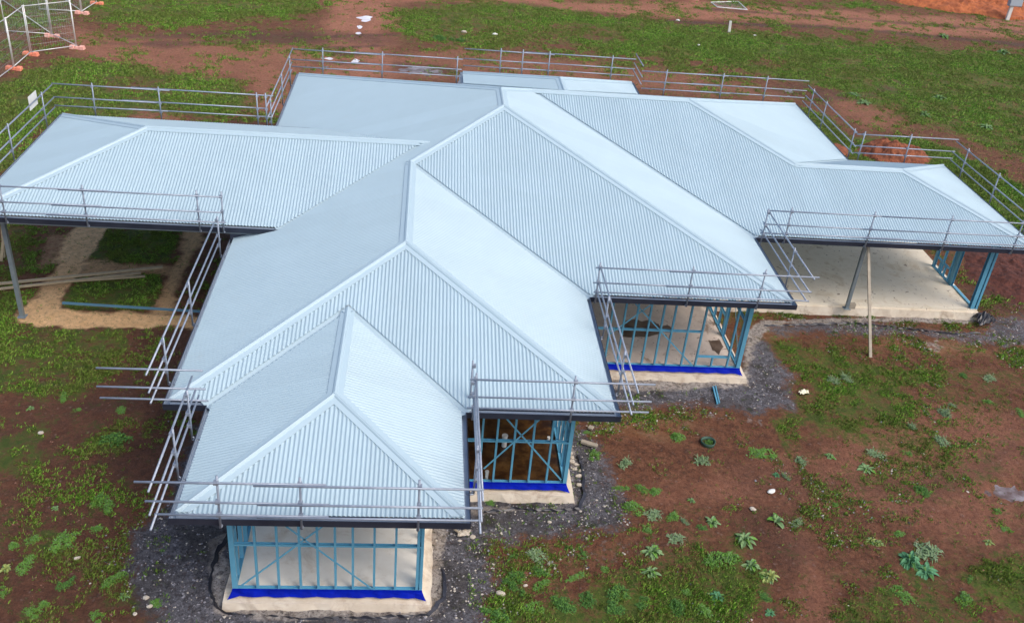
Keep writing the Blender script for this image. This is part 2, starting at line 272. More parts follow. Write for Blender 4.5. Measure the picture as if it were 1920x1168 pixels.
def height(X, Y, F=None):
    h = .05*(fbm(X, Y, .25, 21)-.5) + .035*(fbm(X, Y, 1.5, 23)-.5)
    if F is not None: h = h + F['k']*.05*(fbm(X, Y, 5, 29, 3)-.5) + F['p']*.10*(fbm(X, Y, 6, 31, 3)-.35) + (F['w']*.06+.02)*(fbm(X, Y, 3.5, 33, 3)-.5) - F['s']*.02 + F['s']*.07*(fbm(X, Y, 3.2, 71, 3)-.5) + F['g']*.03*fbm(X, Y, 2.5, 37, 3)
    for (px_, py_, rx, ry, lv, mi) in PUD:
        r = np.hypot((X-px_)/rx, (Y-py_)/ry)+2.4*(fbm(X, Y, 1.3/max(ry, .3), 61, 4)-.5); w = np.clip(1.9-r, 0, 1); h = h*(1-.75*w)-.075*np.clip(1.35-r, 0, 1)*w
    return h
def gaxis(lo, hi, fine, far):
    a = list(np.arange(lo, hi, fine)); st = fine; l = []; v = lo
    while v > -far: st *= 1.35; v -= st; l.append(v)
    r = []; v = a[-1]; st = fine
    while v < far: st *= 1.35; v += st; r.append(v)
    return np.array(l[::-1]+a+r)
def gy():
    a = list(np.arange(-1.5, 16, .085)) ; v = a[-1]; st = .085
    while v < 64: st = min(.085+.004*(v-16), .22); v += st; a.append(v)
    st = .22
    while v < 400: st *= 1.3; v += st; a.append(v)
    l = []; v = -1.5; st = .085
    while v > -150: st *= 1.35; v -= st; l.append(v)
    return np.array(l[::-1]+a)
gx = gaxis(-19, 40, .11, 400); gyy = gy(); X, Y = np.meshgrid(gx, gyy); F = fields(X, Y); Z = height(X, Y, F)
nx, ny = len(gx), len(gyy)
me = bpy.data.meshes.new('ground'); me.vertices.add(nx*ny); me.vertices.foreach_set('co', np.stack([X, Y, Z], -1).astype(np.float32).ravel())
i = np.arange(nx-1)[None, :]+nx*np.arange(ny-1)[:, None]; q = np.stack([i, i+1, i+nx+1, i+nx], -1).reshape(-1, 4)
me.loops.add(q.size); me.loops.foreach_set('vertex_index', q.ravel().astype(np.int32)); me.polygons.add(len(q)); me.polygons.foreach_set('loop_start', np.arange(0, q.size, 4, dtype=np.int32))
me.update(calc_edges=True); me.shade_smooth()
for k in 'gkpsdwo':
    at_ = me.attributes.new('zone_'+k, 'FLOAT', 'POINT'); at_.data.foreach_set('value', F[k].ravel().astype(np.float32))
ground = bpy.data.objects.new('ground', me); C.objects.link(ground); ground['kind'] = 'structure'

G = bpy.data.materials.new('soil_and_grass'); G.use_nodes = True; T = G.node_tree; PB = T.nodes['Principled BSDF']; PB.inputs['Roughness'].default_value = .9; PB.inputs['Specular IOR Level'].default_value = .25
def N(k, **kw):
    n = T.nodes.new(k)
    for a, b in kw.items(): setattr(n, a, b)
    return n
TC = N('ShaderNodeTexCoord')
def nz(sc, det=6, rough=.65, dist=0):
    n = N('ShaderNodeTexNoise'); n.inputs['Scale'].default_value = sc; n.inputs['Detail'].default_value = det; n.inputs['Roughness'].default_value = rough; n.inputs['Distortion'].default_value = dist
    T.links.new(TC.outputs['Object'], n.inputs['Vector']); return n.outputs[0]
def mr(s, a, b, c=0, d=1):
    n = N('ShaderNodeMapRange'); n.inputs[1].default_value = a; n.inputs[2].default_value = b; n.inputs[3].default_value = c; n.inputs[4].default_value = d; T.links.new(s, n.inputs[0]); return n.outputs[0]
def mth(op, a, b):
    n = N('ShaderNodeMath', operation=op)
    for i_, s in enumerate((a, b)):
        if isinstance(s, (int, float)): n.inputs[i_].default_value = s
        else: T.links.new(s, n.inputs[i_])
    return n.outputs[0]
def mixc(f, a, b):
    n = N('ShaderNodeMix', data_type='RGBA')
    if isinstance(f, (int, float)): n.inputs[0].default_value = f
    else: T.links.new(f, n.inputs[0])
    for i_, s in ((6, a), (7, b)):
        if isinstance(s, tuple): n.inputs[i_].default_value = (*s, 1)
        else: T.links.new(s, n.inputs[i_])
    return n.outputs[2]
def zone(k): n = N('ShaderNodeAttribute'); n.attribute_name = 'zone_'+k; return n.outputs['Fac']
nE = nz(9, 12, .85, .3); nF = nz(38, 8, .8)
nA, nB, nC, nD = nz(.8), nz(5, 8, .7), nz(22, 6, .7), nz(2.2, 7, .7, .4)
soil = mixc(mr(nD, .35, .65), (.160, .060, .030), (.262, .115, .062))
soil = mixc(mr(nB, .42, .68, 0, .75), soil, (.062, .026, .016)); soil = mixc(mr(nE, .50, .62, 0, .7), soil, (.055, .024, .015)); soil = mixc(mr(nE, .36, .46, .5, 0), soil, (.27, .155, .115))
soil = mixc(mr(nC, .55, .8, 0, .5), soil, (.28, .15, .10))
soil = mixc(mth('MULTIPLY', zone('d'), mr(nA, .25, .6, .5, 1)), soil, mixc(mr(nE, .38, .62), (.47, .215, .135), (.30, .120, .072)))
soil = mixc(mth('MULTIPLY', zone('o'), mr(nB, .3, .6)), soil, mixc(mr(nD, .4, .6), (.42, .19, .07), (.40, .26, .15)))
soil = mixc(mth('MULTIPLY', zone('w'), mr(nD, .25, .6, .5, 1)), soil, mixc(mr(nC, .4, .7), (.055, .024, .015), (.120, .050, .029)))
grav = mixc(mr(nE, .38, .62), (.028, .028, .034), (.24, .235, .265)); grav = mixc(mr(nC, .56, .7, 0, .7), grav, (.42, .41, .45)); grav = mixc(mr(nA, .48, .62, 0, .6), grav, (.045, .035, .032)); grav = mixc(mr(nD, .5, .66, 0, .75), grav, (.035, .028, .026)); grav = mixc(mr(nB, .62, .72, 0, .8), grav, (.22, .155, .12))
soil = mixc(mr(mth('ADD', zone('k'), mth('ADD', mth('MULTIPLY', mth('SUBTRACT', nB, .5), 1.6), mth('MULTIPLY', mth('SUBTRACT', nE, .5), 1.6))), .25, .85), soil, grav)
pale = mixc(mr(nE, .36, .64), (.62, .57, .52), (.24, .20, .18)); pale = mixc(mr(nD, .5, .66, 0, .7), pale, (.36, .27, .19)); pale = mixc(mr(nE, .50, .62), pale, (.09, .08, .085))
soil = mixc(mr(mth('ADD', zone('p'), mth('MULTIPLY', mth('SUBTRACT', nB, .5), 1.1)), .4, .7), soil, pale)
sand = mixc(mr(nB, .35, .7), (.90, .60, .32), (.70, .43, .21)); sand = mixc(mr(nE, .50, .62, 0, .6), sand, (.30, .16, .085))
soil = mixc(mr(mth('ADD', zone('s'), mth('MULTIPLY', mth('SUBTRACT', nB, .5), .9)), .12, .75), soil, sand)
gm = mr(mth('ADD', zone('g'), mth('ADD', mth('MULTIPLY', mth('SUBTRACT', nD, .5), 2.4), mth('MULTIPLY', mth('SUBTRACT', nE, .5), 2.6))), .28, .82, 0, .94)
gcol = mixc(mr(nB, .35, .65), (.075, .145, .016), (.125, .135, .030)); gcol = mixc(mr(nA, .45, .62, 0, .6), gcol, (.115, .235, .020)); gcol = mixc(mr(nD, .46, .60, 0, .8), gcol, (.050, .085, .014)); gcol = mixc(mr(nC, .5, .75, 0, .7), gcol, (.026, .048, .010))
soil = mixc(mr(mth('ADD', nF, mth('MULTIPLY', mth('SUBTRACT', nE, .5), .8)), .55, .70, 0, .7), soil, mixc(.62, soil, (.02, .012, .01))); soil = mixc(mr(nF, .30, .44, .55, 0), soil, mixc(.35, soil, (.55, .42, .36)))
vo = N('ShaderNodeTexVoronoi'); vo.inputs['Scale'].default_value = 17; T.links.new(TC.outputs['Object'], vo.inputs['Vector']); vo2 = N('ShaderNodeTexVoronoi'); vo2.inputs['Scale'].default_value = 7.5; T.links.new(TC.outputs['Object'], vo2.inputs['Vector'])
soil = mixc(mth('MULTIPLY', mr(vo.outputs['Distance'], .10, .30, .75, 0), mr(nE, .46, .54)), soil, mixc(.7, soil, (.012, .008, .007))); soil = mixc(mth('MULTIPLY', mr(vo2.outputs['Distance'], .10, .34, .6, 0), mr(nB, .5, .6)), soil, mixc(.45, soil, (.50, .36, .30)))
soil = mixc(mth('MULTIPLY', mth('MULTIPLY', zone('w'), zone('k')), .8), soil, mixc(mr(nE, .4, .62), (.022, .019, .018), (.10, .085, .075)))
fin = mixc(gm, soil, gcol); T.links.new(fin, PB.inputs['Base Color'])
bp1 = N('ShaderNodeBump'); bp1.inputs['Strength'].default_value = 1.0; bp1.inputs['Distance'].default_value = .08
T.links.new(mth('ADD', mth('ADD', nB, mth('MULTIPLY', nC, .35)), nE), bp1.inputs['Height']); T.links.new(bp1.outputs[0], PB.inputs['Normal'])
T.links.new(mr(zone('w'), 0, 1, .92, .6), PB.inputs['Roughness'])
me.materials.append(G)

# ------------------------------------------------------------------ grass tufts (uncountable)
def scatter(n, xr, yr, power=1.0, key='g', thr=.22):
    x = rng.uniform(*xr, n); y = rng.uniform(*yr, n); f = fields(x, y)
    n2 = fbm(x, y, 2.2, 41, 3); n3 = fbm(x, y, 5, 45, 3)
    n0 = fbm(x, y, .5, 47, 4); p = np.clip((f[key] + (n2-.5)*1.7 + (n3-.5)*1.3 + (n0-.5)*1.9 - thr)/.7, 0.012 if key == 'g' else 0, 1)**power; p[(f['s'] > .25) | (f['p'] > .6)] *= .1
    if key == 'g': p[f['k'] > .4] *= .3
    k = rng.uniform(0, 1, n) < p; x = x[k]; y = y[k]; f = {a: b[k] for a, b in f.items()}
    return x, y, height(x, y, f)
def blades(name, sets, mats):
    V = []; MI = []
    for (x, y, z, nb, h, w, spread) in sets:
        n = len(x)
        for b in range(nb):
            an = rng.uniform(0, 2*np.pi, n); r = rng.uniform(0, spread, n); bx = x+np.cos(an)*r; by = y+np.sin(an)*r
            hh = h*rng.uniform(.5, 1.3, n); lean = rng.uniform(.3, 1.3, n)*hh; a2 = rng.uniform(0, 2*np.pi, n); ww = w*rng.uniform(.6, 1.4, n)
            px, py = -np.sin(a2)*ww/2, np.cos(a2)*ww/2
            v = np.stack([np.stack([bx-px, by-py, z-.01], -1), np.stack([bx+px, by+py, z-.01], -1),
                          np.stack([bx+np.cos(a2)*lean*.5+px*.8, by+np.sin(a2)*lean*.5+py*.8, z+hh*.75], -1), np.stack([bx+np.cos(a2)*lean, by+np.sin(a2)*lean, z+hh*.8], -1)], 1)
            V.append(v); MI.append(rng.integers(0, len(mats), n))
    V = np.concatenate(V); MI = np.concatenate(MI); n = len(V)
    me = bpy.data.meshes.new(name); me.vertices.add(n*4); me.vertices.foreach_set('co', V.astype(np.float32).ravel())
    me.loops.add(n*4); me.loops.foreach_set('vertex_index', np.arange(n*4, dtype=np.int32)); me.polygons.add(n); me.polygons.foreach_set('loop_start', np.arange(0, n*4, 4, dtype=np.int32))
    me.polygons.foreach_set('material_index', MI.astype(np.int32)); me.update(calc_edges=True)
    for m_ in mats: me.materials.append(m_)
    o = bpy.data.objects.new(name, me); C.objects.link(o); o['kind'] = 'stuff'; return o
g1 = trans_leaf('grass_green', (.085, .225, .018), (.15, .32, .030), 6); g2 = trans_leaf('grass_bright', (.18, .38, .030), (.26, .46, .06), 4)
g3 = trans_leaf('grass_dark', (.050, .115, .014), (.095, .18, .022), 4); g4 = trans_leaf('grass_dry', (.24, .24, .08), (.18, .21, .06), 4)
nearL = scatter(90000, (-9, .2), (-1.2, 17)); nearR = scatter(150000, (4.9, 22), (-1.2, 13.5)); mid = scatter(150000, (-20, 5), (15, 48)); far = scatter(420000, (5, 52), (16, 62)); und = scatter(14000, (20.8, 30), (10, 24), thr=.2)
lng = scatter(7000, (-9, .2), (-1.2, 17), 2, thr=.5); lngR = scatter(26000, (5, 22), (-1.2, 13.5), 2, thr=.42)
blades('grass', [(*nearL, 5, .045, .011, .05), (*nearR, 4, .04, .011, .05), (*mid, 5, .065, .019, .12), (*far, 4, .065, .023, .16), (*und, 4, .08, .02, .1), (*lng, 10, .075, .015, .08), (*lngR, 9, .06, .014, .07)], [g1, g2, g3, g1, g2, g3, g4])

# loose stones and clods of the gravel (uncountable)
def clods(name, n, xr, yr, key, thr, s0, s1, mats):
    x, y, z = scatter(n, xr, yr, 1, key, thr); V = []; n = len(x); s = rng.uniform(s0, s1, n)**1.0
    base = np.array([(1, 0, 0), (0, 1, 0), (-1, 0, 0), (0, -1, 0), (0, 0, .8)])
    for b in base: V.append(np.stack([x, y, z], -1)+b*s[:, None]*rng.uniform(.5, 1.2, (n, 3)))
    V = np.stack(V, 1); me = bpy.data.meshes.new(name); me.vertices.add(n*5); me.vertices.foreach_set('co', V.astype(np.float32).ravel())
    tr = np.array([(0, 1, 4), (1, 2, 4), (2, 3, 4), (3, 0, 4)]); L = (np.arange(n)[:, None, None]*5+tr[None]).reshape(-1).astype(np.int32)
    me.loops.add(len(L)); me.loops.foreach_set('vertex_index', L); me.polygons.add(len(L)//3); me.polygons.foreach_set('loop_start', np.arange(0, len(L), 3, dtype=np.int32))
    me.polygons.foreach_set('material_index', np.repeat(rng.integers(0, len(mats), n), 4).astype(np.int32)); me.update(calc_edges=True)
    for m_ in mats: me.materials.append(m_)
    o = bpy.data.objects.new(name, me); C.objects.link(o); o['kind'] = 'stuff'
mgA = mat('stone_grey', (.24, .235, .26), .9); mgB = mat('stone_dark', (.04, .04, .045), .9); mgC = mat('stone_tan', (.46, .42, .36), .9); mgD = mat('clod_red', (.16, .065, .045), .95); mgE = mat('clod_dark', (.07, .03, .022), .95)
clods('gravel', 60000, (-2, 24), (-1.2, 13), 'k', .35, .008, .032, [mgA, mgB, mgB, mgA, mgC, mgA])
clods('rubble', 24000, (-1, 22), (-1.2, 13), 'p', .5, .012, .045, [mgC, mgA, mgB, mgC])
clods('soil_clods', 150000, (-9, 26), (-1.2, 16), 'b', .95, .006, .024, [mgD, mgE, mgE, mat('clod_light', (.26, .135, .095), .95)])

# ------------------------------------------------------------------ the house
house = empty('unfinished_house', 'long steel framed house under construction with pale blue corrugated hip roof', 'house', (8, 11, 0))
PITCH = .0762; AMP = .0112
def slope(poly, kinds, z0, axis, org, sgn, label=None):
    """corrugated sheet over plan polygon; axis 'x': eave runs along x, distance measured in y from org with sign sgn"""
    P = [Vector(p) for p in poly]; n = len(P)
    if axis == 'x': su = lambda p: (p.x, (p.y-org)*sgn)
    else: su = lambda p: (p.y, (p.x-org)*sgn)
    Q = [su(p) for p in P]; lo = min(q[0] for q in Q); hi = max(q[0] for q in Q)
    step = PITCH/8; ns = int((hi-lo)/step); nrm = 1/math.sqrt(1+t*t)
    def cuts(s):
        r = []
        for i in range(n):
            (s1, d_1), (s2, d_2) = Q[i], Q[(i+1) % n]
            if (s1 <= s) != (s2 <= s): r.append((d_1+(d_2-d_1)*(s-s1)/(s2-s1), kinds[i]))
        r.sort(key=lambda a: a[0]); out = []
        for j in range(0, len(r)-1, 2):
            (a, ka), (b, kb) = r[j], r[j+1]
            a += .10 if ka == 'e' else (.10 if ka == 'v' else 0); b -= .10 if kb == 'v' else 0
            if b > a: out.append((a, b))
        return out
    def pos(s, d):
        hgt = AMP*math.cos(2*math.pi*s/PITCH); k = d - sgn*0 
        z = H0+z0+t*d+hgt*nrm; off = -t*nrm*hgt
        return (s, org+sgn*(d+off), z) if axis == 'x' else (org+sgn*(d+off), s, z)
    mb = MB(); prev = None
    for i in range(ns+2):
        s = min(lo+1e-4+i*step, hi-1e-4); iv = cuts(s); row = []
        for a, b in iv:
            ms = max(1, int((b-a)/3)); row.append([pos(s, a+(b-a)*j/ms) for j in range(ms+1)] if False else [pos(s, a), pos(s, b)])
        if prev and len(prev[0]) == len(iv):
            for ra, rb in zip(prev[1], row):
                mb.quad(ra[0], rb[0], rb[1], ra[1])
        prev = (iv, row)
    # merge shared verts for smooth shading
    me = bpy.data.meshes.new('roof_slope'); idx = {}; vs = []; fs = []
    for f in mb.f:
        g = []
        for k in f:
            key = tuple(round(c, 5) for c in mb.v[k])
            if key not in idx: idx[key] = len(vs); vs.append(key)
            g.append(idx[key])
        if len(set(g)) == 4:
            if (axis == 'x') != (sgn > 0): g = g[::-1]
            fs.append(g)
    me.from_pydata(vs, [], fs); me.update(); me.shade_smooth(); me.materials.append(m_roof[axis])
    o = bpy.data.objects.new('roof_slope', me); C.objects.link(o); o.parent = house; o.matrix_parent_inverse = pinv(house); return o
slope([(0, 0), (a1, 0), (wa, wa)], 'ehh', 0, 'x', 0, 1)
slope([(0, 0), (wa, wa), (wa, bf+wa), (0, bf)], 'hrve', 0, 'y', 0, 1)
slope([(a1, 0), (a1, bf), (wa, bf+wa), (wa, wa)], 'evrh', 0, 'y', a1, -1)
slope([(x0, bf), (0, bf), (wa, bf+wa), (a1, bf), (b1, bf), (xb, bf+wb)], 'evvehh', 0, 'x', bf, 1)
slope([(b1, bf), (b1, df), (xb, df+wb), (xb, bf+wb)], 'evrh', 0, 'y', b1, -1)
slope([(x0, bf), (xb, bf+wb), (xb, df+wb), (xd, df+wd), (xd, db-wd), (x0, db)], 'hrhrhe', 0, 'y', x0, 1)
slope([(b1, df), (d1, df), (xd, df+wd), (xb, df+wb)], 'ehhv', 0, 'x', df, 1)
slope([(d1, df), (d1, ef), (d1-we, ef+we), (xd, db-wd), (xd, df+wd)], 'evhrh', 0, 'y', d1, -1)
slope([(e1, db), (x0, db), (xd, db-wd), (d1-we, db-we), (e1-we, db-we)], 'ehhrh', 0, 'x', db, -1)
slope([(d1, ef), (e2, ef), (e2-w2, ef+w2), (e1-w2, ef+w2), (e1-we, ef+we), (d1-we, ef+we)], 'ehrhrv', 0, 'x', ef, 1)
slope([(e1, e2b), (e1, db), (e1-we, db-we), (e1-w2, ef+w2)], 'ehhv', 0, 'y', e1, -1)
slope([(e1, e2b), (e2, e2b), (e2-w2, ef+w2), (e1-w2, ef+w2)], 'ehrv', 0, 'x', e2b, -1)
slope([(e2, ef), (e2, e2b), (e2-w2, ef+w2)], 'ehh', 0, 'y', e2, -1)
slope([(f0, db), (xf, db-wf), (xf, fb-wf), (f0, fb)], 'vrhe', 0, 'y', f0, 1)
slope([(f1, db), (f1, fb), (xf, fb-wf), (xf, db-wf)], 'ehrv', 0, 'y', f1, -1)
slope([(f0, fb), (xf, fb-wf), (f1, fb)], 'hhe', 0, 'x', fb, -1)
slope([(c0, cf), (xv, cf), (xv+wc, cm), (c0+wc, cm)], 'evrh', zc, 'x', cf, 1)
slope([(c0, cb), (xv, cb), (xv+wc, cm), (c0+wc, cm)], 'evrh', zc, 'x', cb, -1)
slope([(c0, cf), (c0, cb), (c0+wc, cm)], 'ehh', zc, 'y', c0, 1)

def cap(name, A, B, n1, n2, w=.15, lift=.0165, z0=0):
    """folded ridge or hip capping from A to B (plan x, y, distance); n1, n2: inward plan directions of the two slopes"""
    a = Vector((A[0], A[1], H0+z0+t*A[2])); b = Vector((B[0], B[1], H0+z0+t*B[2])); d = (b-a).normalized(); mb = MB()
    sides = []
    for nn in (n1, n2):
        g = Vector((nn[0], nn[1], t)).normalized(); nrm = Vector((-t*nn[0], -t*nn[1], 1)).normalized()
        down = (-g + d*g.dot(d)); down = down-nrm*down.dot(nrm); down.normalize(); sides.append((down, nrm))
    up = (sides[0][1]+sides[1][1]).normalized(); a = a-d*.03; b = b+d*.03
    prof = []
    dn, nr = sides[0]; prof += [dn*w+nr*(lift-.012), dn*(w-.004)+nr*lift, dn*.045+nr*(lift+.002), dn*.025+nr*(lift+.022)]
    prof.append(up*(lift+.034))
    dn, nr = sides[1]; prof += [dn*.025+nr*(lift+.022), dn*.045+nr*(lift+.002), dn*(w-.004)+nr*lift, dn*w+nr*(lift-.012)]
    sh = []
    for k, p in enumerate(prof):                  # cut the lower end parallel to the two eaves
        dn = sides[0][0] if k < 4 else sides[1][0]; w_ = p.dot(dn) if k != 4 else 0
        sh.append(d*(((.11+abs(w_)*.7071)*1.0)*math.sqrt(2+t*t)+.03) if A[2] == 0 else Vector())
    for k in range(len(prof)-1): p, q_ = prof[k], prof[k+1]; mb.quad(a+p+sh[k], b+p, b+q_, a+q_+sh[k+1])
    return mb.build(name, m_cap, house)
L_, R_, F_, B_ = (1, 0), (-1, 0), (0, 1), (0, -1)
cap('hip_capping', (0, 0, 0), (wa, wa, wa), L_, F_); cap('hip_capping', (a1, 0, 0), (wa, wa, wa), F_, R_); cap('ridge_capping', (wa, wa, wa), (wa, bf+wa, wa), L_, R_)
cap('hip_capping', (x0, bf, 0), (xb, bf+wb, wb), L_, F_); cap('hip_capping', (b1, bf, 0), (xb, bf+wb, wb), F_, R_); cap('ridge_capping', (xb, bf+wb, wb), (xb, df+wb, wb), L_, R_)
cap('hip_capping', (xb, df+wb, wb), (xd, df+wd, wd), L_, F_); cap('hip_capping', (d1, df, 0), (xd, df+wd, wd), F_, R_); cap('ridge_capping', (xd, df+wd, wd), (xd, db-wd, wd), L_, R_)
cap('hip_capping', (x0, db, 0), (xd, db-wd, wd), B_, L_); cap('hip_capping', (d1-we, db-we, we), (xd, db-wd, wd), R_, B_)
cap('ridge_capping', (d1-we, ef+we, we), (e1-we, ef+we, we), F_, B_); cap('hip_capping', (e1, db, 0), (e1-we, db-we, we), R_, B_)
cap('hip_capping', (e1-w2, ef+w2, w2), (e1-we, ef+we, we), F_, R_); cap('ridge_capping', (e1-w2, ef+w2, w2), (e2-w2, ef+w2, w2), F_, B_)
cap('hip_capping', (e2, ef, 0), (e2-w2, ef+w2, w2), F_, R_); cap('hip_capping', (e2, e2b, 0), (e2-w2, ef+w2, w2), R_, B_)
cap('ridge_capping', (xf, db-wf, wf), (xf, fb-wf, wf), L_, R_); cap('hip_capping', (f0, fb, 0), (xf, fb-wf, wf), B_, L_); cap('hip_capping', (f1, fb, 0), (xf, fb-wf, wf), R_, B_)
cap('hip_capping', (c0, cf, 0), (c0+wc, cm, wc), L_, F_, z0=zc); cap('hip_capping', (c0, cb, 0), (c0+wc, cm, wc), B_, L_, z0=zc); cap('ridge_capping', (c0+wc, cm, wc), (xv+wc+.1, cm, wc), F_, B_, z0=zc)
def valley(A, B, n1, n2, z0=0):
    a = Vector((A[0], A[1], H0+z0+t*A[2])); b = Vector((B[0], B[1], H0+z0+t*B[2])); d = (b-a).normalized(); mb = MB(); e = []
    for nn in (n1, n2):
        g = Vector((nn[0], nn[1], t)).normalized(); nrm = Vector((-t*nn[0], -t*nn[1], 1)).normalized(); upv = g-d*g.dot(d); upv = upv-nrm*upv.dot(nrm); upv.normalize(); e.append(upv*.17-nrm*.014)
    c = Vector((0, 0, -.03)); mb.quad(a+e[0], a+c, b+c, b+e[0]); mb.quad(a+c, a+e[1], b+e[1], b+c); mb.build('valley_gutter', m_cap, house)
valley((0, bf, 0), (wa, bf+wa, wa), L_, F_); valley((a1, bf, 0), (wa, bf+wa, wa), R_, F_); valley((b1, df, 0), (xb, df+wb, wb), R_, F_); valley((d1, ef, 0), (d1-we, ef+we, we), R_, F_)
valley((e1, e2b, 0), (e1-w2, ef+w2, w2), R_, B_); valley((f0, db, 0), (xf, db-wf, wf), L_, B_); valley((f1, db, 0), (xf, db-wf, wf), R_, B_)
valley((xv, cf, 0), (xv+wc, cm, wc), F_, L_, zc); valley((xv, cb, 0), (xv+wc, cm, wc), B_, L_, zc)

def edge(A, B, inward, ea, eb, z0=0, deep=.17, mfas=None):
    """gutter and fascia along one eave; ea, eb: +1 outer corner, -1 inner corner, 0 square"""
    A = Vector((*A, 0)); B = Vector((*B, 0)); d = (B-A).normalized(); n = Vector((*inward, 0)); zt = H0+z0
    def ext(prof, mb):
        ring = [[], []]
        for (dist, z) in prof:
            ring[0].append(A + d*(ea*dist) + n*dist + Vector((0, 0, zt+z))); ring[1].append(B - d*(eb*dist) + n*dist + Vector((0, 0, zt+z)))
        k = len(prof); b = len(mb.v); mb.v += [tuple(p) for p in ring[0]+ring[1]]
        for i in range(k): mb.f.append((b+i, b+(i+1) % k, b+k+(i+1) % k, b+k+i))
        mb.f.append(tuple(b+i for i in range(k))[::-1]); mb.f.append(tuple(b+k+i for i in range(k)))
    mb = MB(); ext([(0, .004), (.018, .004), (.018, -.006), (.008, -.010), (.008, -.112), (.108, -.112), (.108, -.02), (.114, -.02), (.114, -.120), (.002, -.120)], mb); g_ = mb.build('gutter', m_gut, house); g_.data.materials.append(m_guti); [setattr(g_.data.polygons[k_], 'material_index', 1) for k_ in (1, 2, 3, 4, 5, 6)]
    mb = MB(); ext([(.118, -.012), (.140, -.005), (.140, -deep), (.118, -deep)], mb); mb.build('fascia', mfas or m_fas, house)
edge((0, 0), (a1, 0), F_, 1, 1); edge((0, bf), (0, 0), L_, -1, 1); edge((a1, 0), (a1, bf), R_, 1, -1)
edge((x0, bf), (0, bf), F_, 1, -1); edge((a1, bf), (b1, bf), F_, -1, 1); edge((b1, bf), (b1, df), R_, 1, -1)
edge((x0, db), (x0, bf), L_, 1, 1); edge((b1, df), (d1, df), F_, -1, 1); edge((d1, df), (d1, ef), R_, 1, -1)
edge((d1, ef), (e2, ef), F_, -1, 1); edge((e2, ef), (e2, e2b), R_, 1, 1); edge((e2, e2b), (e1, e2b), B_, 1, -1); edge((e1, e2b), (e1, db), R_, -1, 1)
edge((e1, db), (f1, db), B_, 1, -1); edge((f1, db), (f1, fb), R_, -1, 1); edge((f1, fb), (f0, fb), B_, 1, 1); edge((f0, fb), (f0, db), L_, 1, -1); edge((f0, db), (x0, db), B_, -1, 1)
edge((c0, cf), (xv, cf), F_, 1, 0, zc, .21, m_fasp); edge((c0, cb), (c0, cf), L_, 1, 1, zc, .21, m_fasp); edge((xv, cb), (c0, cb), B_, 0, 1, zc, .21, m_fasp)
# wall between the raised roof and the main roof
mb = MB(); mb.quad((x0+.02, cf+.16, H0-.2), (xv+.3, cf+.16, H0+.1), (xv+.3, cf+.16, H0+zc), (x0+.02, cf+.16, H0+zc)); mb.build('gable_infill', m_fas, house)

# slabs and footings
def slab(x_0, y_0, x_1, y_1, mt, top=FLOOR): mb = MB(); mb.box((x_0, y_0, -.2), (x_1, y_1, top)); return mb.build('slab', mt, house)
slab(ov, ov, a1-ov, bf+ov, m_slabA); slab(x0+ov, bf+ov, b1-ov, df+ov, m_wet, FLOOR-.02); slab(x0+ov, df+ov, d1-ov, ef+ov, m_slabD); slab(x0+ov, ef+ov, e2-ov, e2b-ov, m_slabE)
slab(x0+ov, e2b-ov, e1-ov, db-ov, m_slabD); slab(f0+ov, db-ov, f1-ov, fb-ov, m_slabD)
def footing(x_0, y_0, x_1, y_1, top, g=.16):
    mb = MB(); n = 40
    pts = []
    def side(ax, ay, bx, by):
        L = math.hypot(bx-ax, by-ay); k = max(2, int(L/.25))
        for i in range(k): f = i/k; pts.append((ax+(bx-ax)*f, ay+(by-ay)*f))
    x_0 -= g; x_1 += g; y_0 -= g; y_1 += g
    side(x_0, y_0, x_1, y_0); side(x_1, y_0, x_1, y_1); side(x_1, y_1, x_0, y_1); side(x_0, y_1, x_0, y_0)
    cx, cy = (x_0+x_1)/2, (y_0+y_1)/2; b = 0; k = len(pts)
    def out(p, o): dx = (1 if p[0] > cx else -1) if min(abs(p[0]-x_0), abs(p[0]-x_1)) < .01 else 0; dy = (1 if p[1] > cy else -1) if min(abs(p[1]-y_0), abs(p[1]-y_1)) < .01 else 0; return (p[0]+dx*o, p[1]+dy*o)
    for p in pts: o_ = out(p, random.uniform(-.012, .012)); mb.v.append((*o_, top))
    for p in pts: o_ = out(p, .02+random.uniform(0, .06)); mb.v.append((*o_, -.15))
    mb.f.append(tuple(range(k)))
    for i in range(k): j = (i+1) % k; mb.f.append((i, k+i, k+j, j))
    mb.build('footing', m_foot, house)
footing(ov, ov, a1-ov, bf+ov, .176); footing(x0+ov, bf+ov, b1-ov, df+ov, .180); footing(x0+ov, df+ov, d1-ov, ef+ov, .184); footing(x0+ov, ef+ov, e2-ov, e2b-ov, .258, .05); footing(x0+ov, e2b-ov, e1-ov, db-ov, .188)
# blue damp-proof membrane under the front frames
def membrane(xa, xb_, y, endl=True, endr=True):
    mb = MB(); n = max(6, int((xb_-xa)/.12)); rows = []
    for i in range(n+1):
        x = xa+(xb_-xa)*i/n; w1 = .012*math.sin(i*1.7)+random.uniform(-.006, .006)
        rows.append([(x, y-.004, FLOOR+.03), (x, y-.014+w1*.2, FLOOR-.02), (x, y-.040+w1, .28), (x+(0), y-.066+w1, .240)])
    if endl: rows[0] = [(xa, y-.004, FLOOR+.03), (xa-.01, y-.014, FLOOR-.02), (xa-.04, y-.06, .27), (xa-.08, y-.11, .21)]
    if endr: rows[-1] = [(xb_, y-.004, FLOOR+.03), (xb_+.01, y-.014, FLOOR-.02), (xb_+.04, y-.06, .27), (xb_+.08, y-.11, .21)]
    for r0, r1 in zip(rows, rows[1:]):
        for j in range(3): mb.quad(r0[j], r0[j+1], r1[j+1], r1[j])
    mb.build('membrane', m_mem, house)
membrane(ov, a1-ov, ov); membrane(a1-ov+.35, b1-ov, bf+ov, False); membrane(b1-ov-.2, d1-ov, df+ov, False)

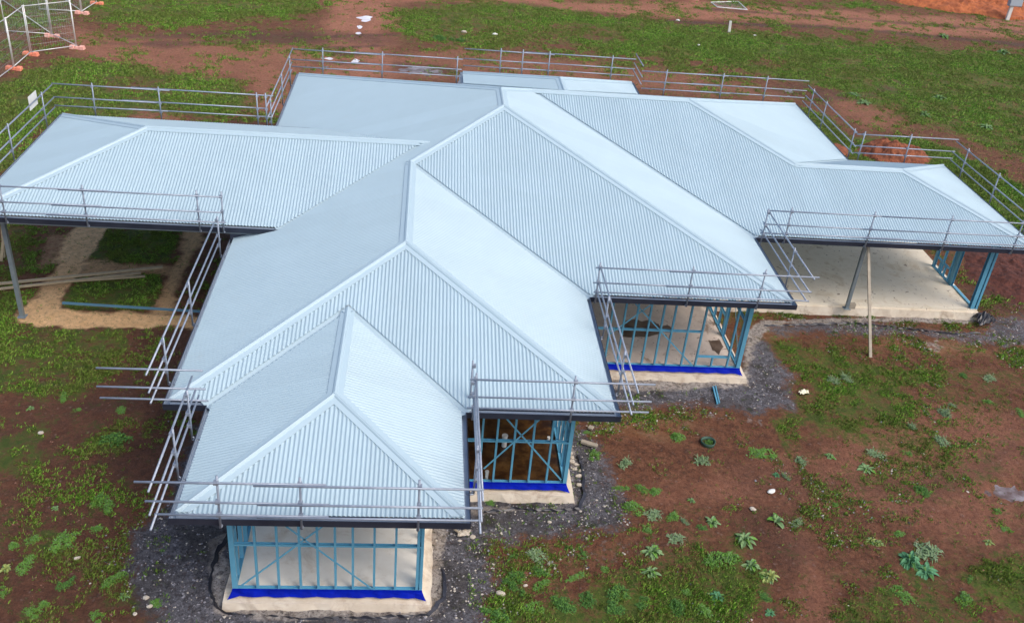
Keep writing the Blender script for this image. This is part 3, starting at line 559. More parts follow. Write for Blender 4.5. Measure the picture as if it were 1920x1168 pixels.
# wet stain on the middle room's floor
m_stain = mat('wet_stain', (.20, .14, .10), .35, 0, (4, (.10, .06, .04), .4, .65))
for ol in ([(1166, 607), (1180, 600), (1192, 598), (1204, 603), (1220, 600), (1232, 606), (1238, 612), (1252, 609), (1264, 616), (1258, 624), (1242, 622), (1228, 628), (1196, 632), (1170, 630), (1160, 618)], [(1330, 640), (1350, 636), (1356, 650), (1348, 664), (1336, 656)]):
    mb = MB(); P_ = [at(u, v, FLOOR+.003) for u, v in ol]; c_ = sum(P_, Vector())/len(P_); pts = []
    for i in range(len(P_)):
        for f in (0, .33, .66): q_ = P_[i].lerp(P_[(i+1) % len(P_)], f); pts.append(tuple(c_+(q_-c_)*(1+random.uniform(-.08, .1))))
    mb.v = pts; mb.f = [tuple(range(len(pts)))]; mb.build('floor_stain', m_stain, house)
# steel wall frames
TOP = 2.76
def frame(A, B, studs, nog=None, braces=(), opening=None, inward=None):
    """studs: distances along A-B; opening: (s0, s1, sill height, head height)"""
    A = Vector((*A, FLOOR)); B = Vector((*B, FLOOR)); d = (B-A).normalized(); L = (B-A).length; n = Vector((-d.y, d.x, 0)); hh = TOP-FLOOR
    ctr = n*.0375
    P = lambda s, z: A+d*s+ctr+Vector((0, 0, z))
    extra = []; mb = MB(); mb.csec(P(0, .012), P(L, .012), n, .035, .078); mb.csec(P(L, hh-.02), P(0, hh-.02), n, .035, .078)
    if nog:
        for z, s0, s1 in nog: mb.csec(P(s0, z), P(s1, z), n, .036, .07)
    if opening:
        for s0, s1, z0, z1 in opening:
            m2 = MB(); m2.csec(P(s0, z0), P(s1, z0), n, .035, .072); extra.append(('sill', m2)); m2 = MB(); m2.csec(P(s0, z1), P(s1, z1), n, .035, .072); extra.append(('lintel', m2))
            k = 2 if s1-s0 > .9 else 1
            for j in range(k):
                s = s0+(s1-s0)*(j+1)/(k+1); m2 = MB(); m2.csec(P(s, .03), P(s, z0-.02), n, .036, .07); extra.append(('jack_stud', m2))
    o = mb.build('wall_frame', m_blue, house)
    for nm, m2 in extra: m2.build(nm, m_blue, o)
    for s in studs:
        wid = .04
        if isinstance(s, tuple): s, wid = s
        mb = MB(); a = P(s, .02); c = P(s, hh-.02); q_ = d
        a2 = a; mb.csec(a, c, n, wid, .072)
        mb.build('stud', m_blue, o)
    for (s0, z0, s1, z1) in braces:
        off = -n*.045
        mb = MB(); mb.bar(P(s0, z0)+off, P(s1, z1)+off, .035, .004, up=n); mb.build('brace', m_blue, o)
    return o
FX = lambda u, v: at(u, v, FLOOR).x
ys = ov; xl = ov; xr = a1-ov
st = [FX(400+z/3.556, 1106)-xl for z in (295, 438, 583, 700, 815, 930, 1070, 1210)]
hh = TOP-FLOOR
def sA(u, v, x_, y_): p = ony(u, v, y_); return p.x-x_, p.z-FLOOR
b1_ = (*sA(400+190/3.556, 860+840/3.556, xl, ys), *sA(400+745/3.556, 860+435/3.556, xl, ys)); b2_ = (*sA(400+1060/3.556, 860+865/3.556, xl, ys), *sA(400+470/3.556, 860+435/3.556, xl, ys))
def stretch(b, z1):                               # carry a brace up to the top plate
    k = (z1-b[1])/(b[3]-b[1]); return (b[0], max(b[1], .03), b[0]+(b[2]-b[0])*k, z1)
frame((xl, ys), (xr, ys), [(.045, .09)]+st+[(xr-xl-.10, .05), (xr-xl-.03, .05)], [(sA(600, 1024, xl, ys)[1], .05, xr-xl-.05)], [stretch(b1_, hh-.05), stretch(b2_, hh-.05)])
ly = bf+ov-ys
frame((xl, ys+ly), (xl, ys+.08), [.1+.42*i for i in range(7)], [(1.25, 0, ly-.1)], [(.2, .05, 1.7, hh-.05)])
frame((xr, ys+.08), (xr, bf+ov-.08), [.05, .15]+[.42*i+.4 for i in range(6)], [(1.25, 0, ly-.2)], [(2.6, .05, .9, hh-.05)])
yb = bf+ov; xL = a1-ov+.09; xR = b1-ov
sb = [FX(u, 903)-xL for u in (897, 924, 956, 990, 1023)]
b1_ = (*sA(907, 878, xL, yb), *sA(1016, 782, xL, yb)); b2_ = (*sA(1052, 899, xL, yb), *sA(946, 780, xL, yb))
frame((xL, yb), (xR, yb), sb+[(xR-xL-.04, .08)], [(sA(980, 829, xL, yb)[1], 0, xR-xL-.05)], [stretch(b1_, hh-.05), stretch(b2_, hh-.05)])
frame((xR, yb+.08), (xR, df+ov-.08), [.05, .16]+[.45*i+.5 for i in range(9)], [(1.25, 0, df-bf-.2)], [(.6, .1, 2.0, hh-.05)])
frame((x0+ov, df+ov-.1), (x0+ov, yb+.08), [.45*i+.1 for i in range(10)], [(1.25, 0, df-bf-.2)])
yd = df+ov; xL = b1-ov+.09; xR = d1-ov
sd_ = [FX(1080+z/3.65, 460+800/3.65)-xL for z in (190, 275, 355, 440, 525, 600, 705, 800)]; so0 = sd_[-1]; so1 = FX(1359, 684)-xL
zs = ony(1359, 671, yd).z-FLOOR
frame((xL, yd), (xR, yd), [s for s in sd_ if s > 0]+[so1, (xR-xL-.05, .1)], [(sA(1250, 621, xL, yd)[1], 0, so0)], [(max(sd_[0], .1), .9, sd_[4]+.2, hh-.05), (sd_[6]+.3, .05, sd_[1], hh-.4)], [(so0, so1, max(zs, .3), hh-.25)])
frame((xR, yd+.09), (xR, ef+ov-.1), [.05, .2, 1.45, 1.55, 2.9, 3.0, 3.3], [(1.25, .2, 1.4)], [(.2, .1, 1.4, 1.3)], [(1.55, 2.9, .55, hh-.25)])
# framing of the right-hand verandah side: low frames, door opening and corner post
xe = e2-ov-.12; y_a = at(1795, 537, FLOOR).y; y_b = at(1764, 530, FLOOR).y; y_c = at(1733, 497, FLOOR).y
frame((xe, y_a), (xe, y_c), [(.06, .12), y_b-y_a, y_b-y_a+.12, (y_b-y_a+y_c-y_a)/2+.05, (y_c-y_a-.06, .10)], None, (), [(y_b-y_a+.12, y_c-y_a-.1, .38, hh-.25), (.1, y_b-y_a, 1.5, hh-.25)])
mb = MB(); mb.csec((xe-.05, ef+ov+.06, FLOOR), (xe-.05, ef+ov+.06, TOP), (0, 1, 0), .12, .12); mb.csec((xe+.08, ef+ov+.06, FLOOR), (xe+.08, ef+ov+.06, TOP), (0, 1, 0), .07, .12); mb.build('corner_post', m_blue, house)
mb = MB(); mb.csec((xe+.02, ef+ov+.15, FLOOR+.02), (xe+.02, y_a-.02, FLOOR+.02), (1, 0, 0), .04, .09); mb.build('bottom_plate', m_blue, house)
mb = MB(); mb.box((xe-.06, ef+ov+.0, TOP+.001), (xe+.06, 15.6, TOP+.12)); mb.build('lintel', m_blue, house)
# steel posts
def post(x, y, z0, z1, w=.09, mt=None):
    mb = MB(); mb.box((x-w/2, y-w/2, z0), (x+w/2, y+w/2, z1)); mb.box((x-.1, y-.1, z0), (x+.1, y+.1, z0+.012)); mb.box((x-.09, y-.09, z1), (x+.09, y+.09, z1+.01)); return mb.build('post', mt or m_galv, house)
pc = at(42, 592, .02); m_post = mat('post_steel', (.20, .25, .28), .45, .4, (5, (.28, .33, .36), .3, .7))
post(pc.x, pc.y, 0, H0+zc-.05, .1, m_post); post(pc.x, cb-.65, 0, H0+zc-.05, .1, m_post)
pe = at(1587, 578, FLOOR); post(pe.x, pe.y, FLOOR, H0+.02, .09, m_post)
mb = MB(); mb.box((pe.x+.06, pe.y-.03, FLOOR), (pe.x+.24, pe.y+.09, FLOOR+.16)); mb.build('post_base', m_woodg, house)
# standing pipes in the wet room
for i_, (u, v, r, hp) in enumerate(((945, 836, .055, .30), (912, 897, .035, .20), (1028, 826, .03, .1))):
    p = at(u, v, FLOOR-.02); mb = MB(); mb.tube((p.x, p.y, FLOOR-.05), (p.x, p.y, FLOOR-.02+hp), r, 14); mb.tube((p.x, p.y, FLOOR-.02+hp-.03), (p.x, p.y, FLOOR-.015+hp), r*1.2, 14); mb.build('waste_pipe', m_white, house, False)

# ------------------------------------------------------------------ edge protection scaffold, one thing per run
GR = 'scaffold guard rails round the roof edge'
RZ = (.86, .47, .21); OFF = .12; R_T = .0195
def run(axis, line, ends, posts, z0, label, overlap=True, sign=None):
    """ends: three pairs of photo points (top, mid, low rail); posts: photo points of post tops"""
    hit = (lambda u, v: ony(u, v, line).x) if axis == 'x' else (lambda u, v: onx(u, v, line).y)
    P3 = lambda s, z, o=0: Vector((s, line+o, H0+z0+z)) if axis == 'x' else Vector((line+o, s, H0+z0+z))
    rails = []; ps = []
    for e in ends:
        rails.append(tuple(hit(*p) if isinstance(p, tuple) else p for p in e))
    for p in posts: ps.append(hit(*p) if isinstance(p, tuple) else p)
    inn = sign or 1
    base = P3(ps[0] if ps else rails[0][0], -.1); root = empty('guard_rail', label, 'guard rail', base, GR)
    for (s0, s1), z in zip(rails, RZ):
        z += random.uniform(-.012, .012); sag = random.uniform(-.015, .015); mb = MB()
        if abs(s1-s0) > 3.6 and overlap and axis == 'x':
            m_ = s0+(s1-s0)*(.42+random.uniform(-.03, .03)); k = .55 if s1 > s0 else -.55
            mb.tube(P3(s0, z, 0), P3(m_+k, z+sag, 0), R_T); mb.tube(P3(m_-k, z+.008, -.043*inn), P3(s1, z+.005, -.03*inn), R_T)
        else: mb.tube(P3(s0, z), P3(s1, z+sag), R_T)
        mb.build('rail', m_galv, root, True)
    for s in ps:
        lean = random.uniform(-.02, .02); mb = MB(); o = .05*inn
        mb.tube(P3(s, -.10, o), P3(s+lean, .97, o), R_T)
        mb.bar(P3(s, -.09, o), P3(s, -.13, o+.16*inn), .05, .02); mb.bar(P3(s, -.02, o), P3(s, -.13, o+.10*inn), .03, .012)
        pm = mb.build('post', m_galv, root, True)
        for z in RZ: mb = MB(); c = P3(s, z, o*.5); mb.box(c-Vector((.036, .036, .03)), c+Vector((.036, .036, .03))); mb.build('clamp', m_clamp, pm)
    return root
run('x', -OFF, [((252, 909), (908, 910)), ((272, 940), (906, 943)), ((290, 967), (903, 968))], [(403, 897), (561, 897), (788, 898)], 0, 'guard rail nearest the camera, across the front eave of the small front wing', sign=1)
run('y', -OFF, [((279, 931), (359, 695)), ((280, 967), (367, 723)), ((282, 993), (373, 742))], [(318, 809), (345, 733)], 0, 'steep run of scaffold rails beside the left eave of the small front wing', False, 1)
run('x', bf-OFF, [((178, 677), (380, 694)), ((180, 718), (385, 727)), ((187, 744), (390, 748))], [], 0, 'three loose rail ends poking out left over the dark soil, between two eaves', False)
run('y', x0-OFF, [((272, 693), (402, 436)), ((278, 732), (407, 446)), ((282, 755), (414, 458))], [(300, 630), (349, 533), (405, 425)], 0, 'long sloping guard rail at the left eave, in front of the raised left roof', True, 1)
run('x', cf-OFF, [((-60, 341), (416, 365)), ((-60, 366), (414, 392)), ((-60, 386), (424, 412))], [(-2, 358), (151, 347), (367, 355), (413, 364)], zc, 'guard rail along the front eave of the raised left roof, above the sand trenches')
run('y', c0-OFF, [((-90, 307), (97, 160)), ((-90, 335), (101, 184)), ((-90, 355), (103, 201))], [(75, 180), (10, 233)], zc, 'guard rail at the far left end of the roof, with a small white sign', False)
run('x', cb+OFF, [((97, 160), (512, 185)), ((101, 184), (500, 208)), ((103, 201), (508, 224))], [(173, 163), (298, 167), (482, 180), (499, 184)], zc, 'guard rail behind the raised left roof, in front of the green grass strip', True, -1)
run('y', x0-OFF, [((499, 237), (549, 91)), ((502, 230), (547, 111)), ((508, 228), (547, 124))], [(504, 190), (525, 140), (540, 105)], 0, 'short steep guard rail at the back left corner, meeting the raised roof', False, 1)
run('x', db+OFF, [((549, 92), (868, 113)), ((547, 111), (866, 133)), ((547, 124), (864, 147))], [(605, 91), (717, 99), (858, 108)], 0, 'back left guard rail in front of the muddy track with puddles', True, -1)
run('y', f0-OFF, [((863, 112), (871, 95)), ((861, 130), (868, 114)), ((859, 146), (866, 130))], [], 0, 'very short rail return at the left of the small back roof', False)
run('x', fb+OFF, [((871, 95), (1192, 115)), ((869, 114), (1190, 134)), ((868, 130), (1188, 149))], [(940, 95), (981, 101), (1031, 103), (1149, 110)], 0, 'guard rail behind the small back roof, farthest from the camera', True, -1)
run('y', f1+OFF, [((1191, 113), (1205, 135)), ((1188, 126), (1203, 154)), ((1186, 138), (1201, 166))], [], 0, 'short slanting rail return at the right of the small back roof', False)
run('x', db+OFF, [((1204, 136), (1517, 156)), ((1203, 155), (1512, 176)), ((1202, 168), (1508, 188))], [(1250, 133), (1357, 140), (1439, 147)], 0, 'back right guard rail in front of bare red soil and green field', True, -1)
run('y', e1+OFF, [((1517, 156), (1607, 248)), ((1512, 175), (1605, 272)), ((1505, 187), (1599, 288))], [(1530, 168), (1553, 192), (1607, 243)], 0, 'slanting guard rail on the back right block beside the white roof slope', False, -1)
run('x', e2b+OFF, [((1607, 252), (1797, 264)), ((1605, 272), (1790, 286)), ((1600, 288), (1785, 300))], [(1621, 248), (1709, 254)], 0, 'guard rail in front of the mound of orange earth', True, -1)
run('y', e2+OFF, [((1794, 264), (1990, 410)), ((1785, 283), (1980, 432)), ((1783, 298), (1975, 450))], [(1819, 283), (1878, 327), (1945, 375)], 0, 'slanting guard rail at the far right end of the roof over green grass', True, -1)
run('x', ef-OFF, [((1438, 397), (1990, 427)), ((1432, 420), (1990, 450)), ((1426, 437), (1990, 467))], [(1487, 393), (1642, 402), (1789, 408), (1918, 424)], 0, 'guard rail along the front eave of the right verandah roof')
run('y', d1+OFF, [((1440, 398), (1527, 525)), ((1431, 420), (1518, 550)), ((1425, 437), (1512, 567))], [(1443, 400), (1494, 470)], 0, 'sloping guard rail hanging over the verandah slab', False, -1)
run('x', df-OFF, [((1117, 503), (1534, 525)), ((1112, 529), (1520, 549)), ((1113, 549), (1515, 567))], [(1127, 497), (1302, 507), (1436, 512)], 0, 'guard rail across the middle front eave, above the wide room with studs')
run('y', b1+OFF, [((1126, 510), (1197, 737)), ((1121, 533), (1187, 763)), ((1117, 553), (1183, 783))], [(1145, 566), (1176, 664)], 0, 'steep guard rail in front of the middle room, right of the bright slope', False, -1)
run('x', bf-OFF, [((882, 706), (1228, 727)), ((878, 736), (1221, 756)), ((876, 758), (1215, 779))], [(893, 698), (1081, 711)], 0, 'guard rail above the dark wet room, right of the small front wing')
run('y', a1+OFF, [((905, 945), (893, 702)), ((903, 975), (890, 730)), ((901, 998), (887, 752))], [(904, 800), (889, 716)], 0, 'near upright bundle of scaffold rails between the front wing and the dark room', False, -1)
# white sign plate hanging on the far left rail
p = onx(65, 190, c0-OFF); mb = MB(); mb.box((c0-OFF-.035, p.y-.33, p.z-.17), (c0-OFF-.028, p.y+.27, p.z+.22)); o = mb.build('sign_plate', m_white)
tag(o, 'small blank white sign plate hanging on the far left guard rail', 'sign')

# ------------------------------------------------------------------ temporary fencing at the top left
GF = 'temporary fence panels in the top left corner'
m_mesh = bpy.data.materials.new('fence_wire'); m_mesh.use_nodes = True
b_ = m_mesh.node_tree.nodes['Principled BSDF']; b_.inputs['Base Color'].default_value = (.5, .55, .55, 1); b_.inputs['Metallic'].default_value = .5; b_.inputs['Roughness'].default_value = .5
def panel(fa, fb_, hh_, label, ext=0):
    a = Vector(at(*fa, 0)) if len(fa) == 2 else Vector(fa); b = Vector(at(*fb_, 0)) if len(fb_) == 2 else Vector(fb_); a.z = b.z = .12
    root = empty('temporary_fence', label, 'fence', a, GF); up = Vector((0, 0, hh_)); d = (b-a).normalized(); mb = MB()
    for p in (a+d*.04, b-d*.04): mb.tube(p-Vector((0, 0, .1)), p+up+Vector((0, 0, .05)), .022)
    mb.tube(a, b, .02); mb.tube(a+up, b+up, .02); mb.build('frame', m_galv2, root, True)
    mb = MB(); L = (b-a).length; n = int(L/.10)
    for i in range(1, n): p = a+d*(L*i/n); mb.tube(p, p+up, .0022, 3)
    for i in range(1, int(hh_/.3)): mb.tube(a+Vector((0, 0, .3*i)), b+Vector((0, 0, .3*i)), .0022, 3)
    mb.build('wire_mesh', m_mesh, root); return root
m_galv2 = mat('fence_galvanised', (.62, .66, .66), .45, .3, (5, (.75, .72, .70), .3, .7))
ft = [(27, 130), (58, 103), (145, 91), (98, 69), (154, 26), (182, 8)]
FH = 1.95
off = at(-60, 195)
panel(ft[0], (off.x, off.y, 0), FH, 'fence panel nearest the camera, leaving the left edge of the photo')
panel(ft[1], ft[0], FH, 'short looking fence panel between the two nearest orange blocks')
panel(ft[2], ft[1], FH, 'fence panel facing the camera with its right post on the rightmost near block')
panel(ft[3], ft[2], FH, 'fence panel running back from the rightmost near block')
panel((10, 63), ft[3], FH, 'fence panel behind the near ones, running left from the far orange block')
panel((3, 3), ft[3], FH, 'fence panel slanting away to the upper left, with a pale bottom rail')
panel((73, 22), ft[4], FH, 'far fence panel behind, ending at the pale orange block')
panel((110, -4), ft[4], FH, 'far fence panel going out of the top of the photo')
panel(ft[4], ft[5], FH, 'farthest fence panel, between the two topmost blocks')
bl = ['nearest orange fence block, lowest at the left edge', 'second orange fence block, on brown soil behind the nearest', 'orange fence block standing farthest right on bare soil', 'faded pink fence block behind the near ones', 'pale tan orange fence block on the far grass', 'small orange fence block topmost and farthest away']
m_pink = mat('faded_orange_plastic', (.72, .34, .27), .6, 0, (6, (.80, .45, .38), .3, .7))
for i_, (u, v) in enumerate(ft):
    p = at(u, v+1, 0); mb = MB(); L = .34; ww = .13; hb = .15
    d = Vector((1, -.12, 0)).normalized(); w_ = Vector((-d.y, d.x, 0))
    for (s0, s1, wv, hv) in ((-L, -.09, ww, hb), (-.09, .09, ww*.75, hb*.72), (.09, L, ww, hb)):
        c0_ = p+d*s0; c1_ = p+d*s1; lo = [c0_-w_*wv, c1_-w_*wv, c1_+w_*wv, c0_+w_*wv]; up = Vector((0, 0, hv)); k = .78
        ctr = (c0_+c1_)/2; hi = [ctr+(q_-ctr)*k+up for q_ in lo]; mb.hexa([q_-Vector((0, 0, .02)) for q_ in lo], hi)
    o = mb.build('fence_block', m_orange if i_ in (0, 1, 5) else m_pink); tag(o, bl[i_], 'fence block', 'orange blocks under the fence posts')
    mod = o.modifiers.new('b', 'BEVEL'); mod.width = .025; mod.segments = 2
# fence panel lying on the road
q4 = [at(*p, .03) for p in ((1333, 5), (1384, 3.5), (1401, 19), (1345, 14))]
root = empty('fallen_fence', 'white framed fence panel lying flat on the far dirt road', 'fence', q4[0]); mb = MB()
for i_ in range(4): mb.tube(q4[i_], q4[(i_+1) % 4], .03)
mb.build('frame', m_galv2, root); mb = MB()
for i_ in range(1, 22): f = i_/22; mb.tube(q4[0].lerp(q4[1], f), q4[3].lerp(q4[2], f), .004, 3)
for i_ in range(1, 8): f = i_/8; mb.tube(q4[0].lerp(q4[3], f), q4[1].lerp(q4[2], f), .004, 3)
mb.build('wire_mesh', m_mesh, root)

# marker post and meter box
p = at(1367, 62); mb = MB(); tp = ony(1370, 40, p.y); mb.hexa([p+Vector(v) for v in ((-.07, -.04, -.05), (.07, -.04, -.05), (.07, .04, -.05), (-.07, .04, -.05))], [Vector((tp.x, p.y, tp.z))+Vector(v) for v in ((-.07, -.04, 0), (.07, -.04, 0), (.07, .04, 0), (-.07, .04, 0))])
tag(mb.build('marker_post', m_white), 'short white marker post standing alone in the far green field', 'marker post')
p = at(1888, 38); root = empty('meter_box', 'grey utility box on a white post beside the far dirt road', 'utility box', p); hb = ony(1897, 12, p.y).z
mb = MB(); mb.box((p.x-.10, p.y-.08, -.1), (p.x+.12, p.y+.08, hb)); mb.build('post', m_white, root)
mb = MB(); mb.box((p.x-.28, p.y-.16, hb), (p.x+.62, p.y+.16, hb+.62)); o = mb.build('cabinet', mat('cabinet_grey', (.30, .36, .42), .5), root); mod = o.modifiers.new('b', 'BEVEL'); mod.width = .03
mb = MB(); mb.box((p.x-.24, p.y-.185, hb+.05), (p.x+.58, p.y-.163, hb+.57)); mb.build('door', mat('cabinet_door', (.36, .42, .48), .5), root)
mb = MB(); mb.box((p.x-.32, p.y-.2, hb+.622), (p.x+.66, p.y+.2, hb+.66)); mb.build('lid', m_galv2, root)

# ------------------------------------------------------------------ mounds of earth
def mound(name, ctr, rx, ry, h, label, mt, seed, n=70):
    xs = np.linspace(-1.3, 1.3, n); XX, YY = np.meshgrid(xs, xs); r = np.sqrt(XX**2+YY**2); wx = ctr[0]+XX*rx; wy = ctr[1]+YY*ry
    ang = fbm(wx, wy, 1.0/max(rx, .5), seed, 4)-.5; z = h*np.clip(1-(r+ang*.9)**2, -.2, 1)*(0.7+.6*fbm(wx, wy, 2.2/h**.3, seed+5, 4)) + (fbm(wx, wy, 3.2, seed+7, 4)-.5)*.75*min(h, .7)*np.clip(1.25-r, 0, 1) + (fbm(wx, wy, 9, seed+8, 2)-.5)*.16*min(h, .6); z = np.where(r > 1.25, -.2, z)
    mb = MB(); mb.v = list(map(tuple, np.stack([wx, wy, z], -1).reshape(-1, 3).tolist())); mb.f = [(j*n+i, j*n+i+1, (j+1)*n+i+1, (j+1)*n+i) for j in range(n-1) for i in range(n-1)]
    o = mb.build(name, mt, None, False); tag(o, label, 'dirt mound'); return o
m_earth = mat('orange_earth', (.27, .085, .036), .95, 0, (5, (.12, .036, .018), .38, .62), 1); m_earth2 = mat('orange_earth_far', (.42, .125, .04), .95, 0, (2.2, (.24, .065, .024), .38, .62), 1)
p = at(1680, 296); mound('dirt_mound', (p.x-.1, p.y+.2), 1.5, 1.1, .55, 'heap of crumbly orange earth behind the right wing of the roof', m_earth, 51)
p = at(1590, 300); mound('dirt_mound', (p.x-.6, p.y+1.0), .9, 1.2, .25, 'low red earth heap in the corner behind the guard rails', m_earth, 57, 40)
p = at(1745, -14); mound('dirt_mound', (p.x, p.y), (at(1880, 14)-at(1620, 4)).length*.62, abs(at(1745, 20).y-p.y), 1.5, 'large orange earth bank beyond the far dirt road', m_earth2, 53, 110)
p = at(1880, 520); mound('dirt_mound', (p.x+.6, p.y), 1.7, 2.2, .22, 'spread dark red soil heap right of the verandah slab', mat('dark_red_earth', (.11, .032, .020), .95, 0, (6, (.05, .014, .010), .38, .62), 1), 59, 90)

# puddles: water sheets lying in hollows of the ground
m_pud = mat('puddle_water', (.88, .86, .92), .10, 0, (1.2, (.62, .56, .58), .35, .65)); m_pud2 = mat('clay_water', (.11, .070, .060), .3, 0, (2.6, (.26, .23, .24), .40, .62), 0, .3)  # milky base also holds the sky's reflection; clay water's grey is painted sheen
for (px_, py_, rx, ry, lv, mi) in PUD:
    n = 36; mb = MB(); mb.v = [(px_+math.cos(2*math.pi*i/n)*rx*1.35, py_+math.sin(2*math.pi*i/n)*ry*1.35, lv) for i in range(n)]; mb.f = [tuple(range(n))]
    o = mb.build('puddle', (m_pud, m_pud2)[mi]); o['kind'] = 'structure'

# ------------------------------------------------------------------ loose building materials and debris
def plank(a, b, w, h, mt, label, name='timber_plank', cat='plank', grp=None, z=.05, zb=None):
    A = at(*a, z); B = at(*b, z if zb is None else zb); mb = MB(); mb.bar(A, B, w, h); return tag(mb.build(name, mt), label, cat, grp)
GT = 'timber planks lying across the sand trench'
plank((-40, 536), (305, 501), .10, .04, m_wood, 'longest pale timber plank lying across the sand trenches, uppermost', grp=GT, z=.09)
plank((-40, 546), (264, 512), .09, .04, m_wood, 'second pale timber plank just below the longest one on the trench', grp=GT, z=.08)
plank((120, 528), (272, 518), .07, .04, m_wood, 'short pale timber plank lowest of the three on the trench', grp=GT, z=.07)
A = at(2, 490, 0); B = ony(10, 420, A.y+.2); mb = MB(); mb.bar(A, B, .08, .04); tag(mb.build('timber_prop', m_wood), 'leaning timber prop at the left edge under the raised roof, nearer one', 'timber prop', 'leaning props at the left edge')
A = at(8, 484, 0); B = ony(4, 425, A.y+.3); mb = MB(); mb.bar(A, B, .07, .04); tag(mb.build('timber_prop', m_wood), 'leaning timber prop crossing behind the other at the left edge', 'timber prop', 'leaning props at the left edge')
plank((117, 568), (375, 584), .05, .05, mat('blue_batten', (.10, .24, .36), .4, .3), 'long thin blue steel batten lying over the grass under the raised roof', 'steel_batten', 'steel batten', z=.22)
A = at(1632, 670, 0); B = Vector((pe.x-.02, pe.y-.1, H0-.1)); mb = MB(); mb.bar(A, B, .08, .04); tag(mb.build('timber_brace', m_woodg), 'long slanting timber brace from the verandah roof edge to the soil', 'timber prop')
plank((1090, 827), (1120, 836), .11, .05, m_woodg, 'short weathered timber offcut beside the corner of the dark room', 'timber_offcut', 'timber offcut', z=.05)
plank((1104, 800), (1112, 803), .12, .04, m_woodg, 'tiny timber scrap under the eave corner of the dark room', 'timber_scrap', 'timber offcut', z=.05)
mb = MB(); A = at(1337, 725, .05); B = at(1345, 757, .05); mb.bar(A, B, .035, .04); mb.bar(A+Vector((.07, .03, 0)), B+Vector((.06, .04, 0)), .03, .04); tag(mb.build('steel_offcut', m_blue), 'dark blue steel channel offcut lying on grey gravel below the middle room', 'steel offcut')
def blob(px, s, mt, label, name='stone', cat='stone', flat=.5, grp=None, z=0., n=2):
    p = at(*px, z); import bmesh as bm_; b = bm_.new(); bm_.ops.create_icosphere(b, subdivisions=n, radius=1)
    sd_ = random.random()*99
    for v in b.verts:
        k = .75+.5*float(fbm(np.array(v.co.x*1.3+sd_), np.array(v.co.y*1.3+v.co.z), 1.2, 3, 3)); v.co = Vector((v.co.x*s[0], v.co.y*s[1], v.co.z*s[0]*flat))*k
    b.transform(Matrix.Scale(.8, 4)); me = bpy.data.meshes.new(name); b.to_mesh(me); b.free(); me.materials.append(mt); o = bpy.data.objects.new(name, me); C.objects.link(o); o.location = (p.x, p.y, z+s[0]*flat*.4); o.rotation_euler.z = random.uniform(-.6, .6)
    return tag(o, label, cat, grp)
GS = 'pale stones scattered on the soil'
blob((1446, 922), (.13, .08), m_white, 'oval white stone on the red soil right of the green tufts', grp=GS, flat=.4)
blob((1411, 955), (.09, .07), m_rock, 'pale peach stone above the three leaf weed', grp=GS)
blob((274, 1121), (.07, .07), m_rock, 'upper of two pale stones beside the bright tuft, bottom left', grp=GS); blob((281, 1137), (.07, .05), m_rock, 'lower of two pale stones beside the bright tuft, bottom left', grp=GS)
blob((253, 1151), (.05, .05), m_rock, 'small pale pebble nearest the bottom left of the gravel', grp=GS); blob((145, 1047), (.08, .04), m_rock, 'flat pale stone in the lower left grass', grp=GS); blob((77, 812), (.08, .07), m_rock, 'cream stone at the edge of the left grass patch', grp=GS)
blob((1030, 979), (.06, .05), m_rock, 'pale stone on the grey gravel below the dark room', grp=GS); blob((886, 1007), (.08, .07), m_rock, 'pink stone beside the knotted rope', grp=GS)
blob((938, 1114), (.12, .08), m_rock, 'cream stone at the right edge of the front gravel', grp=GS); blob((985, 1098), (.06, .04), m_rock, 'pale pebble right of the front bush', grp=GS); blob((1100, 1010), (.05, .05), m_rock, 'pale pebble on the gravel end, right', grp=GS)
blob((1310, 86), (.12, .1), m_white, 'white litter bit left of the marker post in the field', grp=GS); blob((1271, 40), (.16, .12), m_white, 'white litter bit far left of the marker post', grp=GS); blob((1415, 68), (.12, .1), m_white, 'white litter bit right of the marker post', grp=GS)
blob((928, 66), (.18, .1), m_white, 'pale clod on the far field behind the back roof', grp=GS); blob((870, 62), (.2, .12), m_rock, 'pale tan clod left of the other on the far field', grp=GS); blob((1304, 1), (.3, .2), m_pink, 'pinkish lump at the top edge beside the fallen fence panel', grp=GS)
for i_, (u, v) in enumerate(((1073, 858), (1078, 880), (1085, 893), (1080, 872), (1070, 851), (1086, 910), (1090, 884), (1072, 866))):
    blob((u, v), (random.uniform(.05, .1), random.uniform(.05, .08)), m_rock, 'pale broken rubble stone beside the right footing of the dark room', grp='rubble stones along the dark room footing')
# crumpled sheets
def sheet(px, s, mt, label, name, cat, h=.12):
    p = at(*px, 0); n = 12; mb = MB(); r0 = random.uniform(0, 99)
    for j in range(n):
        for i in range(n):
            x = (i/(n-1)-.5)*2; y = (j/(n-1)-.5)*2; k = 1-.35*float(vnoise(np.array(x+r0), np.array(y), 1.3, 3)); z = .03+h*float(fbm(np.array(x+r0), np.array(y+r0), 2.2, 5, 3))*(1-.5*max(abs(x), abs(y)))
            mb.v.append((p.x+x*s[0]*k, p.y+y*s[1]*k+x*s[1]*.3, z))
    mb.f = [(j*n+i, j*n+i+1, (j+1)*n+i+1, (j+1)*n+i) for j in range(n-1) for i in range(n-1)]; return tag(mb.build(name, mt), label, cat)
sheet((1842, 606), (.36, .3), m_black, 'crumpled black plastic sheet at the corner of the verandah slab', 'plastic_sheet', 'plastic sheet', .55)
sheet((1506, 740), (.17, .10), mat('paper', (.75, .72, .55), .8), 'crumpled cream paper scrap on the grass right of the middle room', 'paper_scrap', 'litter', .22)
sheet((870, 1003), (.14, .10), m_rock, 'sandy stone slab under the knotted rope', 'flat_stone', 'stone', .15)
